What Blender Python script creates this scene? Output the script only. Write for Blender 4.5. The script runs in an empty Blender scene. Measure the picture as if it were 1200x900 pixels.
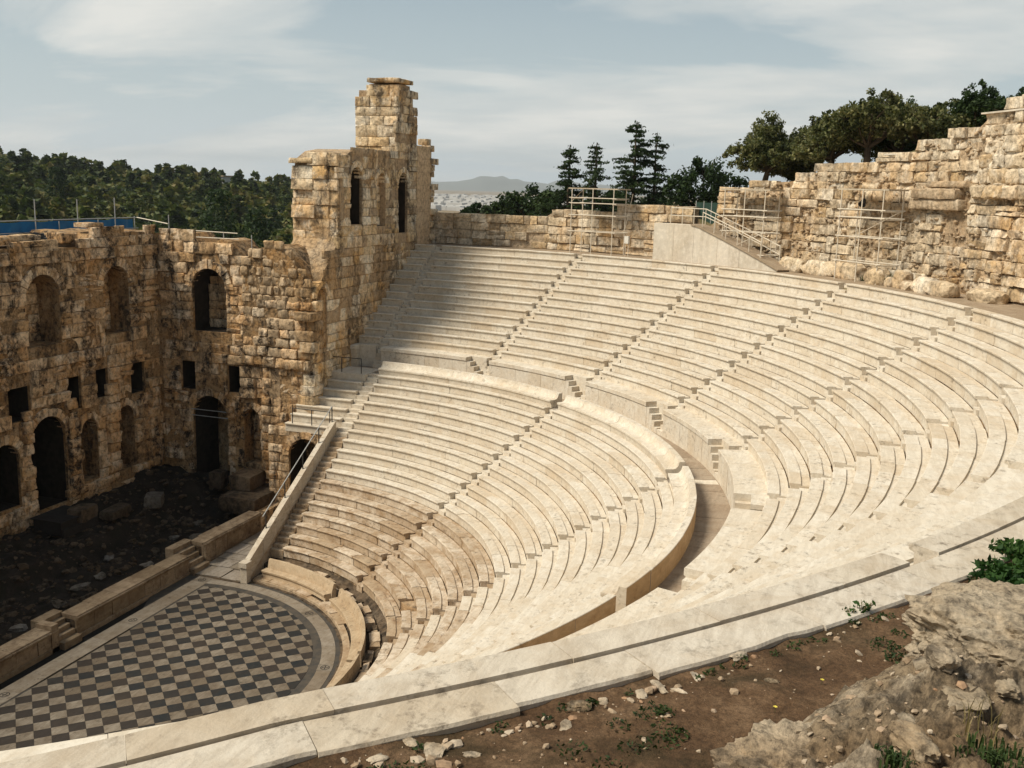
import bpy, math, random
import numpy as np
from mathutils import Vector, Matrix, noise as mnoise
from mathutils.geometry import tessellate_polygon
random.seed(7); RNG = np.random.default_rng(7)
SC = bpy.context.scene
COL = SC.collection
R_ = math.radians
pi = math.pi

# ------------------------------------------------------------------ camera
F, CX, CY, CZ, YAW, PIT, ROL = 1177.797, 32.1588, 28.3321, 20.2282, -2.819074, -0.1934810, 0.0292801
fw = Vector((math.cos(PIT)*math.cos(YAW), math.cos(PIT)*math.sin(YAW), math.sin(PIT)))
rt = Vector((math.sin(YAW), -math.cos(YAW), 0)); up = rt.cross(fw)
r2 = rt*math.cos(ROL)+up*math.sin(ROL); u2 = -rt*math.sin(ROL)+up*math.cos(ROL)
cam = bpy.data.cameras.new('camera'); co = bpy.data.objects.new('camera', cam); COL.objects.link(co)
cam.sensor_width = 36; cam.lens = F/1200*36; cam.clip_start = .1; cam.clip_end = 40000
co.matrix_world = Matrix(((r2.x, u2.x, -fw.x, CX), (r2.y, u2.y, -fw.y, CY), (r2.z, u2.z, -fw.z, CZ), (0, 0, 0, 1)))
SC.camera = co
CAM = Vector((CX, CY, CZ))
def ray(px, py):            # direction of a photo pixel (1200 x 900), used only to measure where things stand
    return fw + r2*((px-600)/F) - u2*((py-450)/F)

# ------------------------------------------------------------------ light
SUN_AZ, SUN_EL = R_(304), R_(50)
sl = bpy.data.lights.new('sun', 'SUN'); sl.energy = 5.0; sl.angle = R_(20); sl.color = (1, .92, .78)
so = bpy.data.objects.new('sun', sl); COL.objects.link(so)
so.rotation_euler = (-Vector((math.cos(SUN_EL)*math.cos(SUN_AZ), math.cos(SUN_EL)*math.sin(SUN_AZ), math.sin(SUN_EL)))).to_track_quat('-Z', 'Y').to_euler()
SC.view_settings.view_transform = 'Standard'; SC.view_settings.look = 'None'
SC.view_settings.exposure = 0.06; SC.view_settings.gamma = 1

def nd(nt, typ, ins=None, **kw):
    n = nt.nodes.new(typ)
    for k, v in kw.items(): setattr(n, k, v)
    for k, v in (ins or {}).items():
        s = n.inputs[k]
        if hasattr(v, 'is_linked') or hasattr(v, 'links'): nt.links.new(v, s)
        else: s.default_value = v
    return n
def ramp(nt, fac, stops, interp='LINEAR'):
    n = nt.nodes.new('ShaderNodeValToRGB'); n.color_ramp.interpolation = interp
    e = n.color_ramp.elements
    while len(e) < len(stops): e.new(.5)
    for i, (p, c) in enumerate(stops):
        e[i].position = p; e[i].color = tuple(c)+(1,) if len(c) == 3 else c
    nt.links.new(fac, n.inputs[0]); return n.outputs[0]
def g(v): return (v, v, v)
def mix(nt, fac, a, b, mode='MIX'):
    n = nt.nodes.new('ShaderNodeMix'); n.data_type = 'RGBA'; n.blend_type = mode
    for s, v in ((0, fac), (6, a), (7, b)):
        if hasattr(v, 'links'): nt.links.new(v, n.inputs[s])
        else: n.inputs[s].default_value = (tuple(v)+(1,) if isinstance(v, tuple) and len(v) == 3 else v)
    return n.outputs[2]
def math_(nt, op, a, b=0.0, c=None, clamp=False):
    n = nt.nodes.new('ShaderNodeMath'); n.operation = op; n.use_clamp = clamp
    for i, v in enumerate((a, b) if c is None else (a, b, c)):
        if hasattr(v, 'links'): nt.links.new(v, n.inputs[i])
        else: n.inputs[i].default_value = v
    return n.outputs[0]

W = bpy.data.worlds.new('World'); SC.world = W; W.use_nodes = True
CLOUD_SEED = 9.1
def build_world():
    nt = W.node_tree; nt.nodes.clear()
    sky = nd(nt, 'ShaderNodeTexSky', sky_type='NISHITA', sun_disc=False, sun_elevation=SUN_EL, sun_rotation=pi/2-SUN_AZ,
             air_density=1.3, dust_density=1.6, ozone_density=1.0, altitude=100)
    tc = nd(nt, 'ShaderNodeTexCoord').outputs['Generated']
    sep = nd(nt, 'ShaderNodeSeparateXYZ', {0: tc})
    z = math_(nt, 'MAXIMUM', sep.outputs[2], .0)
    # project the direction on a flat cloud deck
    zz = math_(nt, 'ADD', z, .16)
    cx = math_(nt, 'DIVIDE', sep.outputs[0], zz); cy = math_(nt, 'DIVIDE', sep.outputs[1], zz)
    v = nd(nt, 'ShaderNodeMapping', {'Vector': nd(nt, 'ShaderNodeCombineXYZ', {0: cx, 1: cy, 2: CLOUD_SEED}).outputs[0], 'Rotation': (0, 0, .5), 'Scale': (1.0, .62, 1)}).outputs[0]
    n1 = nd(nt, 'ShaderNodeTexNoise', {'Vector': v, 'Scale': .85, 'Detail': 10, 'Roughness': .55, 'Distortion': .35}).outputs[0]
    n2 = nd(nt, 'ShaderNodeTexNoise', {'Vector': v, 'Scale': .23, 'Detail': 4, 'Roughness': .5}).outputs[0]
    m = math_(nt, 'ADD', math_(nt, 'MULTIPLY', n1, .70), math_(nt, 'MULTIPLY', n2, .34))
    mask = ramp(nt, m, [(.520, g(0)), (.555, g(.55)), (.61, g(.9))])
    n3 = nd(nt, 'ShaderNodeTexNoise', {'Vector': v, 'Scale': 2.2, 'Detail': 6}).outputs[0]
    ccol = mix(nt, ramp(nt, n3, [(.35, g(0)), (.65, g(1))]), (5.7, 6.1, 6.05), (8.0, 7.9, 7.4))
    hz = ramp(nt, z, [(0, g(1)), (.07, g(.74)), (.2, g(.42)), (.4, g(.22)), (1, g(.15))])
    clear = mix(nt, hz, mix(nt, 1.0, sky.outputs[0], (.47, .60, .64), 'MULTIPLY'), (6.1, 6.8, 7.1))
    colr = mix(nt, mask, clear, ccol)
    bg = nd(nt, 'ShaderNodeBackground', {'Color': colr, 'Strength': .1})
    out = nd(nt, 'ShaderNodeOutputWorld'); nt.links.new(bg.outputs[0], out.inputs[0])
build_world()

# ------------------------------------------------------------------ materials
def new_mat(name):
    m = bpy.data.materials.new(name); m.use_nodes = True; nt = m.node_tree; nt.nodes.clear()
    out = nd(nt, 'ShaderNodeOutputMaterial'); b = nd(nt, 'ShaderNodeBsdfPrincipled')
    b.inputs['Specular IOR Level'].default_value = .15
    nt.links.new(b.outputs[0], out.inputs[0])
    return m, nt, b, out
def worldpos(nt, sx=1, sy=1, sz=1):
    p = nd(nt, 'ShaderNodeNewGeometry').outputs['Position']
    if (sx, sy, sz) == (1, 1, 1): return p
    return nd(nt, 'ShaderNodeMapping', {'Vector': p, 'Scale': (sx, sy, sz)}).outputs[0]
def noise(nt, v, scale, detail=5, rough=.55, dist=0.0):
    return nd(nt, 'ShaderNodeTexNoise', {'Vector': v, 'Scale': scale, 'Detail': detail, 'Roughness': rough, 'Distortion': dist}).outputs[0]
def bump(nt, b, h, strength=.4, dist=.03):
    n = nd(nt, 'ShaderNodeBump', {'Height': h, 'Strength': strength, 'Distance': dist})
    nt.links.new(n.outputs[0], b.inputs['Normal'])
def objrand(nt): return nd(nt, 'ShaderNodeObjectInfo').outputs['Random']

def marble(name, c1, c2, c3, stain, dark, amt_stain=.55, amt_dark=.5, bumpd=.012, streak=.25):
    m, nt, b, _ = new_mat(name); p = worldpos(nt)
    rnd = objrand(nt)
    col = ramp(nt, rnd, [(0, c1), (.5, c2), (.92, c3), (1, tuple(.7*a+.3*q for a, q in zip(c3, stain)))])
    st = ramp(nt, noise(nt, p, 1.5, 9, .7, .4), [(.44, g(0)), (.64, g(1))])
    col = mix(nt, math_(nt, 'MULTIPLY', st, amt_stain), col, stain)
    # veins running along the slab
    vn = nd(nt, 'ShaderNodeVectorMath', {0: p, 1: (1, 1, 1)}, operation='MULTIPLY')
    off = math_(nt, 'MULTIPLY', rnd, 50.0)
    cmb = nd(nt, 'ShaderNodeVectorMath', {0: vn.outputs[0], 1: nd(nt, 'ShaderNodeCombineXYZ', {0: off, 1: off, 2: off}).outputs[0]}, operation='ADD')
    mp = nd(nt, 'ShaderNodeMapping', {'Vector': cmb.outputs[0], 'Rotation': (.4, .2, .7), 'Scale': (.55, 3.2, 3.2)})
    ve = ramp(nt, noise(nt, mp.outputs[0], 1.1, 9, .68, .5), [(.40, g(0)), (.50, g(1)), (.53, g(.5)), (.62, g(0))])
    col = mix(nt, math_(nt, 'MULTIPLY', ve, streak), col, tuple(x*.55 for x in stain))
    dk = ramp(nt, noise(nt, p, 5, 9, .74), [(.53, g(0)), (.66, g(1))])
    dk2 = ramp(nt, noise(nt, p, .6, 5, .6), [(.42, g(.2)), (.62, g(1))])
    col = mix(nt, math_(nt, 'MULTIPLY', math_(nt, 'MULTIPLY', dk, dk2), amt_dark), col, dark)
    nt.links.new(col, b.inputs['Base Color']); b.inputs['Roughness'].default_value = .75
    bump(nt, b, noise(nt, p, 14, 8, .68), .55, bumpd)
    return m
M = {}
M['marble'] = marble('seat marble', (.65, .59, .49), (.63, .565, .46), (.595, .52, .41), (.48, .36, .225), (.10, .07, .045), .40, .72, .018, .22)
M['marble_old'] = marble('weathered marble', (.54, .43, .31), (.47, .365, .25), (.39, .29, .185), (.27, .17, .09), (.04, .03, .022), .8, 1.0, .04)
M['marble_rim'] = marble('rim marble', (.565, .505, .415), (.545, .48, .385), (.515, .445, .345), (.37, .275, .175), (.10, .075, .05), .42, .7, .024, .26)
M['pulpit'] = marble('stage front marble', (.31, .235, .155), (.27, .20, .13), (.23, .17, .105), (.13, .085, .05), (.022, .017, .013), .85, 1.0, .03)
M['bench'] = marble('ochre grey marble', (.52, .41, .28), (.48, .37, .245), (.44, .335, .215), (.32, .215, .12), (.08, .055, .035), .6, .8, .02)
M['walk'] = marble('walkway paving', (.37, .295, .215), (.34, .27, .195), (.31, .24, .17), (.23, .16, .10), (.10, .07, .045), .6, .7, .02)
M['marble_mid'] = marble('stained marble', (.62, .53, .41), (.55, .45, .335), (.47, .37, .26), (.31, .20, .105), (.045, .032, .023), .8, 1.0, .035, .25)
M['paving'] = marble('grey paving', (.36, .31, .255), (.31, .265, .21), (.27, .225, .17), (.19, .145, .10), (.07, .055, .04), .6, .7, .02)
M['warmwall'] = marble('ochre marble', (.66, .47, .275), (.62, .435, .25), (.58, .40, .22), (.44, .27, .125), (.17, .11, .065), .55, .5)

def limestone(name, cols, orange, crust, pale, amt_crust=.8, amt_or=.6, amt_pale=.5, bs=.9, bd=.06, fs=1.0, lo=.42, hi=1.22, zs=.20):
    m, nt, b, _ = new_mat(name); p = worldpos(nt)
    rnd = objrand(nt)
    col = ramp(nt, rnd, [(i/(len(cols)-1), c) for i, c in enumerate(cols)])
    o = ramp(nt, noise(nt, worldpos(nt, 1, 1, .6), .42, 6, .6, .8), [(.46, g(0)), (.64, g(1))])
    col = mix(nt, math_(nt, 'MULTIPLY', o, amt_or), col, orange)
    pl = ramp(nt, noise(nt, p, .8*(fs**.5), 8, .7), [(.50, g(0)), (.62, g(1))])
    col = mix(nt, math_(nt, 'MULTIPLY', pl, amt_pale), col, pale)
    fine = ramp(nt, noise(nt, p, 4.2*fs, 9, .76), [(.36, g(lo)), (.5, g(.92)), (.66, g(hi))])
    col = mix(nt, 1.0, col, fine, 'MULTIPLY')
    cr = ramp(nt, noise(nt, worldpos(nt, 1, 1, zs), .8*(fs**.5), 9, .68, .6), [(.47, g(0)), (.585, g(1))])
    cr2 = ramp(nt, noise(nt, p, 2.6*fs, 8, .75), [(.40, g(.05)), (.55, g(1))])
    col = mix(nt, math_(nt, 'MULTIPLY', math_(nt, 'MULTIPLY', cr, cr2), amt_crust), col, crust)
    nt.links.new(col, b.inputs['Base Color']); b.inputs['Roughness'].default_value = .92
    vo = nd(nt, 'ShaderNodeTexVoronoi', {'Vector': p, 'Scale': 5.0*fs}, feature='F1').outputs['Distance']
    h = math_(nt, 'ADD', noise(nt, p, 4.5*fs, 10, .76), math_(nt, 'MULTIPLY', vo, -.35))
    bump(nt, b, h, bs, bd)
    return m
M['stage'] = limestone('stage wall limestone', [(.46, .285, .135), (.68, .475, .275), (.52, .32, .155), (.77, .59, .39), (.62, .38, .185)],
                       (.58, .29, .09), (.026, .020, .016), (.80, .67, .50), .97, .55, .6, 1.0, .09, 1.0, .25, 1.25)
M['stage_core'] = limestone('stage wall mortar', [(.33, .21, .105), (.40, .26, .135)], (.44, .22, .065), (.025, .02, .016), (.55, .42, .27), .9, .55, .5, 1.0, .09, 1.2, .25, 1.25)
M['tower'] = limestone('tower limestone', [(.64, .48, .29), (.75, .61, .42), (.58, .40, .20), (.80, .69, .52), (.66, .46, .24)],
                       (.66, .35, .10), (.05, .037, .027), (.82, .73, .58), .85, .6, .6, 1.0, .07, 1.0, .38, 1.2)
M['tower_core'] = limestone('tower mortar', [(.40, .29, .18), (.46, .33, .20)], (.44, .25, .09), (.06, .045, .03), (.52, .43, .31), .7, .5, .4)
M['smooth_wall'] = limestone('restored plain stone', [(.56, .40, .24), (.58, .42, .26)], (.55, .36, .18), (.2, .14, .09), (.6, .47, .32), .2, .3, .3, .3, .02)
M['wall'] = limestone('retaining wall limestone', [(.58, .45, .29), (.68, .56, .40), (.50, .35, .19), (.74, .64, .49), (.62, .45, .26)],
                      (.56, .32, .12), (.10, .07, .045), (.78, .69, .55), .5, .5, .55, 1.0, .07, 1.2, .4, 1.2)
M['wall_core'] = limestone('rubble fill', [(.50, .37, .235), (.54, .41, .27)], (.48, .28, .12), (.10, .07, .045), (.64, .53, .39), .45, .45, .5, 1.0, .12)
M['rock'] = limestone('foreground rock', [(.48, .375, .25), (.53, .42, .29)], (.38, .245, .125), (.06, .045, .032), (.66, .55, .40), .7, .6, .55, 1.0, .045, 4.0, .32, 1.25, .9)
M['field_stone'] = limestone('loose field stone', [(.46, .37, .26), (.56, .46, .34)], (.42, .27, .13), (.08, .06, .045), (.66, .57, .44), .45, .5, .5, 1.0, .05, 1.5, .4, 1.2, .9)
M['rock_brown'] = limestone('conglomerate rock', [(.34, .25, .15), (.40, .30, .19), (.29, .205, .12)], (.36, .22, .105), (.045, .035, .026), (.62, .51, .37), .7, .5, .75, 1.0, .055, 4.5, .28, 1.3, .9)
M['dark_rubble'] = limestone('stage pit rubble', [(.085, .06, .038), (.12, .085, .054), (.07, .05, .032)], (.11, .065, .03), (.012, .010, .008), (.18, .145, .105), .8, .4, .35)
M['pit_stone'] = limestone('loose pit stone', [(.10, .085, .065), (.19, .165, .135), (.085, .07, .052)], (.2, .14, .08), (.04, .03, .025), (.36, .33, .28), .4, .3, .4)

def simple(name, c, rough=.7, var=.25, scale=8, metal=0.0, bumpd=0.0, c2=None):
    m, nt, b, _ = new_mat(name); p = worldpos(nt)
    n = noise(nt, p, scale, 6, .6)
    c2 = c2 or tuple(x*(1-var) for x in c)
    col = mix(nt, ramp(nt, n, [(.35, g(0)), (.65, g(1))]), c2, c)
    nt.links.new(col, b.inputs['Base Color']); b.inputs['Roughness'].default_value = rough; b.inputs['Metallic'].default_value = metal
    if bumpd: bump(nt, b, noise(nt, p, scale*2.5, 7, .65), .6, bumpd)
    return m
M['tile_white'] = marble('pale floor tile', (.225, .19, .145), (.19, .155, .115), (.15, .12, .085), (.11, .08, .052), (.035, .028, .02), .65, .85, .015, .4)
M['tile_dark'] = marble('dark floor tile', (.016, .019, .021), (.021, .023, .023), (.036, .029, .024), (.05, .038, .028), (.008, .009, .01), .4, .6, .012, .4)
M['band'] = marble('pale marble band', (.27, .23, .18), (.245, .205, .155), (.215, .175, .13), (.15, .11, .07), (.045, .035, .026), .6, .8)
M['border'] = simple('dark border stone', (.045, .042, .038), .8, .4, 2.5, c2=(.08, .066, .05))
M['inlay'] = simple('dark inlay', (.025, .022, .02), .7)
M['shade_lining'] = simple('painted opening shade', (.035, .026, .018), .95, .5, 3)  # near-black colour paints the shade inside deep openings
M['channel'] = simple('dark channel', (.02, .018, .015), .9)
M['bedding'] = limestone('bedding stone', [(.42, .30, .18), (.38, .26, .15)], (.36, .2, .08), (.06, .045, .03), (.5, .4, .28), .7, .5, .4)
M['dirt'] = None
M['concrete'] = limestone('streaked concrete', [(.58, .515, .415), (.62, .55, .45)], (.54, .45, .33), (.34, .28, .205), (.66, .60, .50), .5, .5, .5, .4, .012, 1.0, .85, 1.08)
M['white_metal'] = simple('cream painted steel', (.66, .58, .46), .5, .15, 20)
M['grey_metal'] = simple('galvanised steel', (.40, .40, .38), .45, .2, 20)
M['dark_metal'] = simple('dark steel', (.05, .048, .045), .5)
M['timber'] = simple('timber deck', (.48, .40, .29), .8, .3, 6)
M['blue'] = simple('blue sheeting', (.02, .16, .36), .45, .35, 1.2, c2=(.012, .11, .27))
M['black'] = simple('black cable', (.012, .012, .013), .5)
M['dark_wood'] = simple('dark boards', (.035, .03, .026), .7, .3, 4)
M['white_box'] = simple('white painted box', (.7, .66, .58), .5)
M['green_fence'] = simple('dark green mesh fence', (.03, .06, .045), .6)
M['bark'] = simple('bark', (.10, .075, .05), .95, .45, 5, bumpd=.04)
M['city'] = simple('pale city walls', (.62, .60, .56), .9, .35, .01)
M['mountain'] = simple('far mountain', (.16, .17, .15), 1, .3, .001)
M['flower'] = simple('yellow petals', (.75, .62, .10), .6)

def ground_mat(name, c1, c2, c3, green, amt):
    m, nt, b, _ = new_mat(name); p = worldpos(nt)
    col = ramp(nt, noise(nt, p, 1.3, 8, .68), [(.34, c1), (.5, c2), (.66, c3)])
    fine = ramp(nt, noise(nt, p, 22, 8, .75), [(.33, g(.5)), (.66, g(1.3))])
    col = mix(nt, 1.0, col, fine, 'MULTIPLY')
    gm = ramp(nt, noise(nt, p, .7, 6, .65, .5), [(.5, g(0)), (.62, g(1))])
    col = mix(nt, math_(nt, 'MULTIPLY', gm, amt), col, green)
    nt.links.new(col, b.inputs['Base Color']); b.inputs['Roughness'].default_value = .97
    bump(nt, b, noise(nt, p, 13, 10, .74), 1.0, .05)
    return m
M['dirt'] = ground_mat('brown earth', (.075, .042, .022), (.125, .072, .037), (.21, .13, .072), (.035, .028, .013), .65)
M['ground'] = ground_mat('open ground', (.16, .11, .06), (.24, .17, .10), (.33, .25, .16), (.06, .07, .025), .8)
M['track'] = ground_mat('trodden walkway', (.30, .22, .145), (.35, .265, .18), (.41, .32, .225), (.22, .17, .10), .3)
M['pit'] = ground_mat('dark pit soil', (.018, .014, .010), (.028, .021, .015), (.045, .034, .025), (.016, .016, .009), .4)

def leaf_mat(name, ramp_cols, trans=.25, wr=.55, sc=.45):
    m, nt, b, out = new_mat(name)
    rnd = nd(nt, 'ShaderNodeNewGeometry').outputs['Random Per Island']
    n = ramp(nt, noise(nt, worldpos(nt), sc, 3, .5), [(.3, g(0)), (.7, g(1))])
    f = math_(nt, 'ADD', math_(nt, 'MULTIPLY', rnd, wr), math_(nt, 'MULTIPLY', n, 1-wr))
    col = ramp(nt, f, [(i/(len(ramp_cols)-1)*.7+.12, c) for i, c in enumerate(ramp_cols)])
    nt.links.new(col, b.inputs['Base Color']); b.inputs['Roughness'].default_value = .6
    t = nd(nt, 'ShaderNodeBsdfTranslucent', {'Color': mix(nt, 1.0, col, (1.0, 1.1, .5), 'MULTIPLY')})
    ms = nd(nt, 'ShaderNodeMixShader', {0: trans}); nt.links.new(b.outputs[0], ms.inputs[1]); nt.links.new(t.outputs[0], ms.inputs[2])
    nt.links.new(ms.outputs[0], out.inputs[0])
    return m
M['leaf_dark'] = leaf_mat('dark evergreen foliage', [(.010, .020, .008), (.022, .042, .014), (.045, .07, .024)])
M['leaf_olive'] = leaf_mat('olive foliage', [(.022, .030, .011), (.06, .072, .026), (.125, .13, .048), (.24, .22, .10)])
M['leaf_mid'] = leaf_mat('mid green foliage', [(.014, .028, .009), (.03, .05, .016), (.05, .075, .022)])
M['leaf_weed'] = leaf_mat('weed leaves', [(.012, .035, .008), (.03, .07, .015), (.06, .11, .025)])
M['leaf_forest'] = leaf_mat('hill forest foliage', [(.006, .011, .004), (.016, .026, .009), (.034, .05, .015), (.07, .09, .024), (.125, .125, .036), (.19, .155, .06)], .25, .22, .11)
M['leaf_dry'] = leaf_mat('dry stalks', [(.16, .12, .05), (.26, .20, .09)])
M['pebble'] = None
def pebble_mat():
    m, nt, b, _ = new_mat('pale pebbles')
    rnd = nd(nt, 'ShaderNodeNewGeometry').outputs['Random Per Island']
    col = ramp(nt, rnd, [(0, (.26, .18, .11)), (.4, (.36, .27, .18)), (.8, (.46, .375, .275)), (1, (.34, .20, .11))])
    col = mix(nt, 1.0, col, ramp(nt, noise(nt, worldpos(nt), 30, 5), [(.3, g(.7)), (.7, g(1.1))]), 'MULTIPLY')
    nt.links.new(col, b.inputs['Base Color']); b.inputs['Roughness'].default_value = .9
    return m
M['pebble'] = pebble_mat()

# ------------------------------------------------------------------ object helpers
WORLD = {}                                  # world position of each parent's origin (parents are never rotated)
def thing(name, label, cat, loc=(0, 0, 0), group=None, kind=None):
    o = bpy.data.objects.new(name, None); COL.objects.link(o); o.location = loc
    o.empty_display_size = .3
    o['label'] = label; o['category'] = cat
    if group: o['group'] = group
    if kind: o['kind'] = kind
    WORLD[o] = Vector(loc); return o
def mesh(name, verts, faces, mat, parent=None, smooth=False, kind=None, angle=None, mats=None, fmat=None):
    """verts in world coordinates; the object's origin goes to their centre (bottom)"""
    v = np.asarray(verts, dtype=float)
    c = Vector(((v[:, 0].min()+v[:, 0].max())/2, (v[:, 1].min()+v[:, 1].max())/2, v[:, 2].min()))
    me = bpy.data.meshes.new(name)
    me.from_pydata((v-np.array(c)).tolist(), [], faces)
    if mats:
        for q in mats: me.materials.append(q)
        me.polygons.foreach_set('material_index', np.asarray(fmat, dtype=np.int32))
    else: me.materials.append(mat)
    if smooth:
        me.polygons.foreach_set('use_smooth', np.ones(len(me.polygons), dtype=bool))
        if angle: me.set_sharp_from_angle(angle=R_(angle))
    me.update()
    o = bpy.data.objects.new(name, me); COL.objects.link(o)
    if parent is not None:
        o.parent = parent; o.location = c-WORLD[parent]
    else: o.location = c
    WORLD[o] = c
    if kind: o['kind'] = kind
    return o
def tag(o, label, cat, group=None, kind=None):
    o['label'] = label; o['category'] = cat
    if group: o['group'] = group
    if kind: o['kind'] = kind
    return o
class MB:
    def __init__(s): s.v = []; s.f = []
    def add(s, v, f):
        n = len(s.v); s.v += [tuple(x) for x in v]; s.f += [tuple(i+n for i in q) for q in f]; return s
    def box(s, a, b):
        x0, y0, z0 = a; x1, y1, z1 = b
        return s.add([(x0, y0, z0), (x1, y0, z0), (x1, y1, z0), (x0, y1, z0), (x0, y0, z1), (x1, y0, z1), (x1, y1, z1), (x0, y1, z1)],
                     [(0, 3, 2, 1), (4, 5, 6, 7), (0, 1, 5, 4), (1, 2, 6, 5), (2, 3, 7, 6), (3, 0, 4, 7)])
    def obox(s, c, U, V, N, hu, hv, hn):
        c, U, V, N = map(Vector, (c, U, V, N)); P = []
        for k in (-1, 1):
            for i, j in ((-1, -1), (1, -1), (1, 1), (-1, 1)): P.append(c+U*(i*hu)+V*(j*hv)+N*(k*hn))
        return s.add(P, [(0, 3, 2, 1), (4, 5, 6, 7), (0, 1, 5, 4), (1, 2, 6, 5), (2, 3, 7, 6), (3, 0, 4, 7)])
    def tube(s, pts, r, n=6, r1=None, cap=True):
        pts = [Vector(p) for p in pts]; rings = []
        for i, p in enumerate(pts):
            d = (pts[min(i+1, len(pts)-1)]-pts[max(i-1, 0)]).normalized()
            a = d.orthogonal().normalized(); b = d.cross(a)
            rr = r if r1 is None else r+(r1-r)*i/max(1, len(pts)-1)
            rings.append([p+a*(rr*math.cos(2*pi*k/n))+b*(rr*math.sin(2*pi*k/n)) for k in range(n)])
        v = [q for ring in rings for q in ring]; f = []
        for i in range(len(pts)-1):
            for k in range(n): f.append((i*n+k, i*n+(k+1) % n, (i+1)*n+(k+1) % n, (i+1)*n+k))
        if cap: f.append(tuple(range(n))[::-1]); f.append(tuple((len(pts)-1)*n+k for k in range(n)))
        return s.add(v, f)
    def build(s, name, mat, parent=None, **k): return mesh(name, s.v, s.f, mat, parent, **k)
def rim_bend(r, a):
    """the rim bows slightly outward where it comes nearest to the viewpoint"""
    return .085*(43.5-a) if 34.6 < r < 36.3 and 30 < a < 43.5 else 0.0
def sweep(prof, a0, a1, seg, jit=0.0, rng=None):
    """profile (r, z) closed, swept about the centre of the orchestra from a0 to a1 (degrees)"""
    n = len(prof); v = []; f = []
    for i in range(seg+1):
        aa_ = a0+(a1-a0)*i/seg; a = R_(aa_); c, s_ = math.cos(a), math.sin(a)
        for (r, z) in prof:
            dr = rim_bend(r, aa_) ; dz = 0
            if jit: dr += random.uniform(-jit, jit); dz = random.uniform(-jit, jit)*.7
            v.append(((r+dr)*c, (r+dr)*s_, z+dz))
    for i in range(seg):
        for k in range(n): f.append((i*n+k, i*n+(k+1) % n, (i+1)*n+(k+1) % n, (i+1)*n+k))
    f.append(tuple(range(n))[::-1]); f.append(tuple(seg*n+k for k in range(n)))
    return v, f
def pol(r, a, z=0.0): return Vector((r*math.cos(R_(a)), r*math.sin(R_(a)), z))
def lerp(tab, x):
    return float(np.interp(x, [t[0] for t in tab], [t[1] for t in tab]))
def fbm(x, y, z=0.0, o=4): return mnoise.fractal(Vector((x, y, z)), 1.0, 2.0, o)
# ================================================================== THE SEATING
US = [180.08, 161.94, 144.07, 127.17, 110.09, 92.3, 74.4, 56.4, 38.6, 20.8]      # stairways of the upper bank
LS = [143.4, 108.94, 74.7, 39.5]                                                   # stairways of the lower bank
def rL(k): return 22.70-.6523*k
def zL(k): return 8.65-.4299*k
def rU(k): return 34.97-.6664*k
def zU(k): return 15.97-.4278*k
NL, NU = 18, 14
YW = -1.9                                       # north face of the great side wall
YC = 1.3                                        # south limit of the lower bank beside the ramp
SW = .31                                        # half width of a stairway
def slab_prof(r, z, d, worn=0.0):
    b = .03+worn
    return [(r+.085, z-.50), (r+.092, z-.30), (r+.080, z-.100), (r+.006+worn*.4, z-.075), (r+worn*.5, z-b*.6), (r+b*.6+worn*.5, z),
            (r+.40, z), (r+.407, z-.055), (r+d+.040, z-.065), (r+d+.044, z-.5)]
def lay_row(wedge, r, z, d, a0, a1, mat, worn=0.0, skip=0.0, name='seat_slab', prof=None, outer=None):
    """a0 > a1: lays one row of slabs between two angles"""
    L = R_(a0-a1)*r; a = a0
    n = max(1, round(L/1.75)); cuts = [0]+sorted((i+random.uniform(-.27, .27))/n for i in range(1, n))+[1]
    for i in range(n):
        b0, b1 = a0+(a1-a0)*cuts[i], a0+(a1-a0)*cuts[i+1]
        if random.random() < skip and 0 < i < n-1: continue
        dz = random.uniform(-.010, .006)-worn*random.random()*.6; dr = random.uniform(-.012, .012)*(1+8*worn)
        gp = math.degrees(.003+worn*.25)/r
        P = (prof or slab_prof)(r+dr, z+dz, d, worn*random.random())
        seg = max(2, int(abs(R_(b0-b1))*r/.42))
        v, f = sweep(P, b0-gp, b1+gp, seg, jit=worn*.35)
        if outer: mesh(name, v, f, None, wedge, smooth=True, angle=28, mats=[mat, outer], fmat=[1 if (k % len(P)) == 11 and k < seg*len(P) else 0 for k in range(len(f))])
        else: mesh(name, v, f, mat if not isinstance(mat, list) else random.choice(mat), wedge, smooth=True, angle=28)
def bedding(wedge, rows, mat, extra=.10):
    """stepped masonry under the slabs; rows = [(r, z, a0, a1)] from the bottom row up"""
    mb = MB()
    for (r, z, d, a0, a1) in rows:
        P = [(r+.16, z-1.2), (r+.16, z-.17), (r+d+.18, z-.17), (r+d+.18, z-1.2)]
        v, f = sweep(P, a0-.05, a1+.05, max(2, int(R_(a0-a1)*r/.8))); mb.add(v, f)
    mb.build('bedding', mat, wedge)
def half(r): return math.degrees(SW/r)

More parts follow.
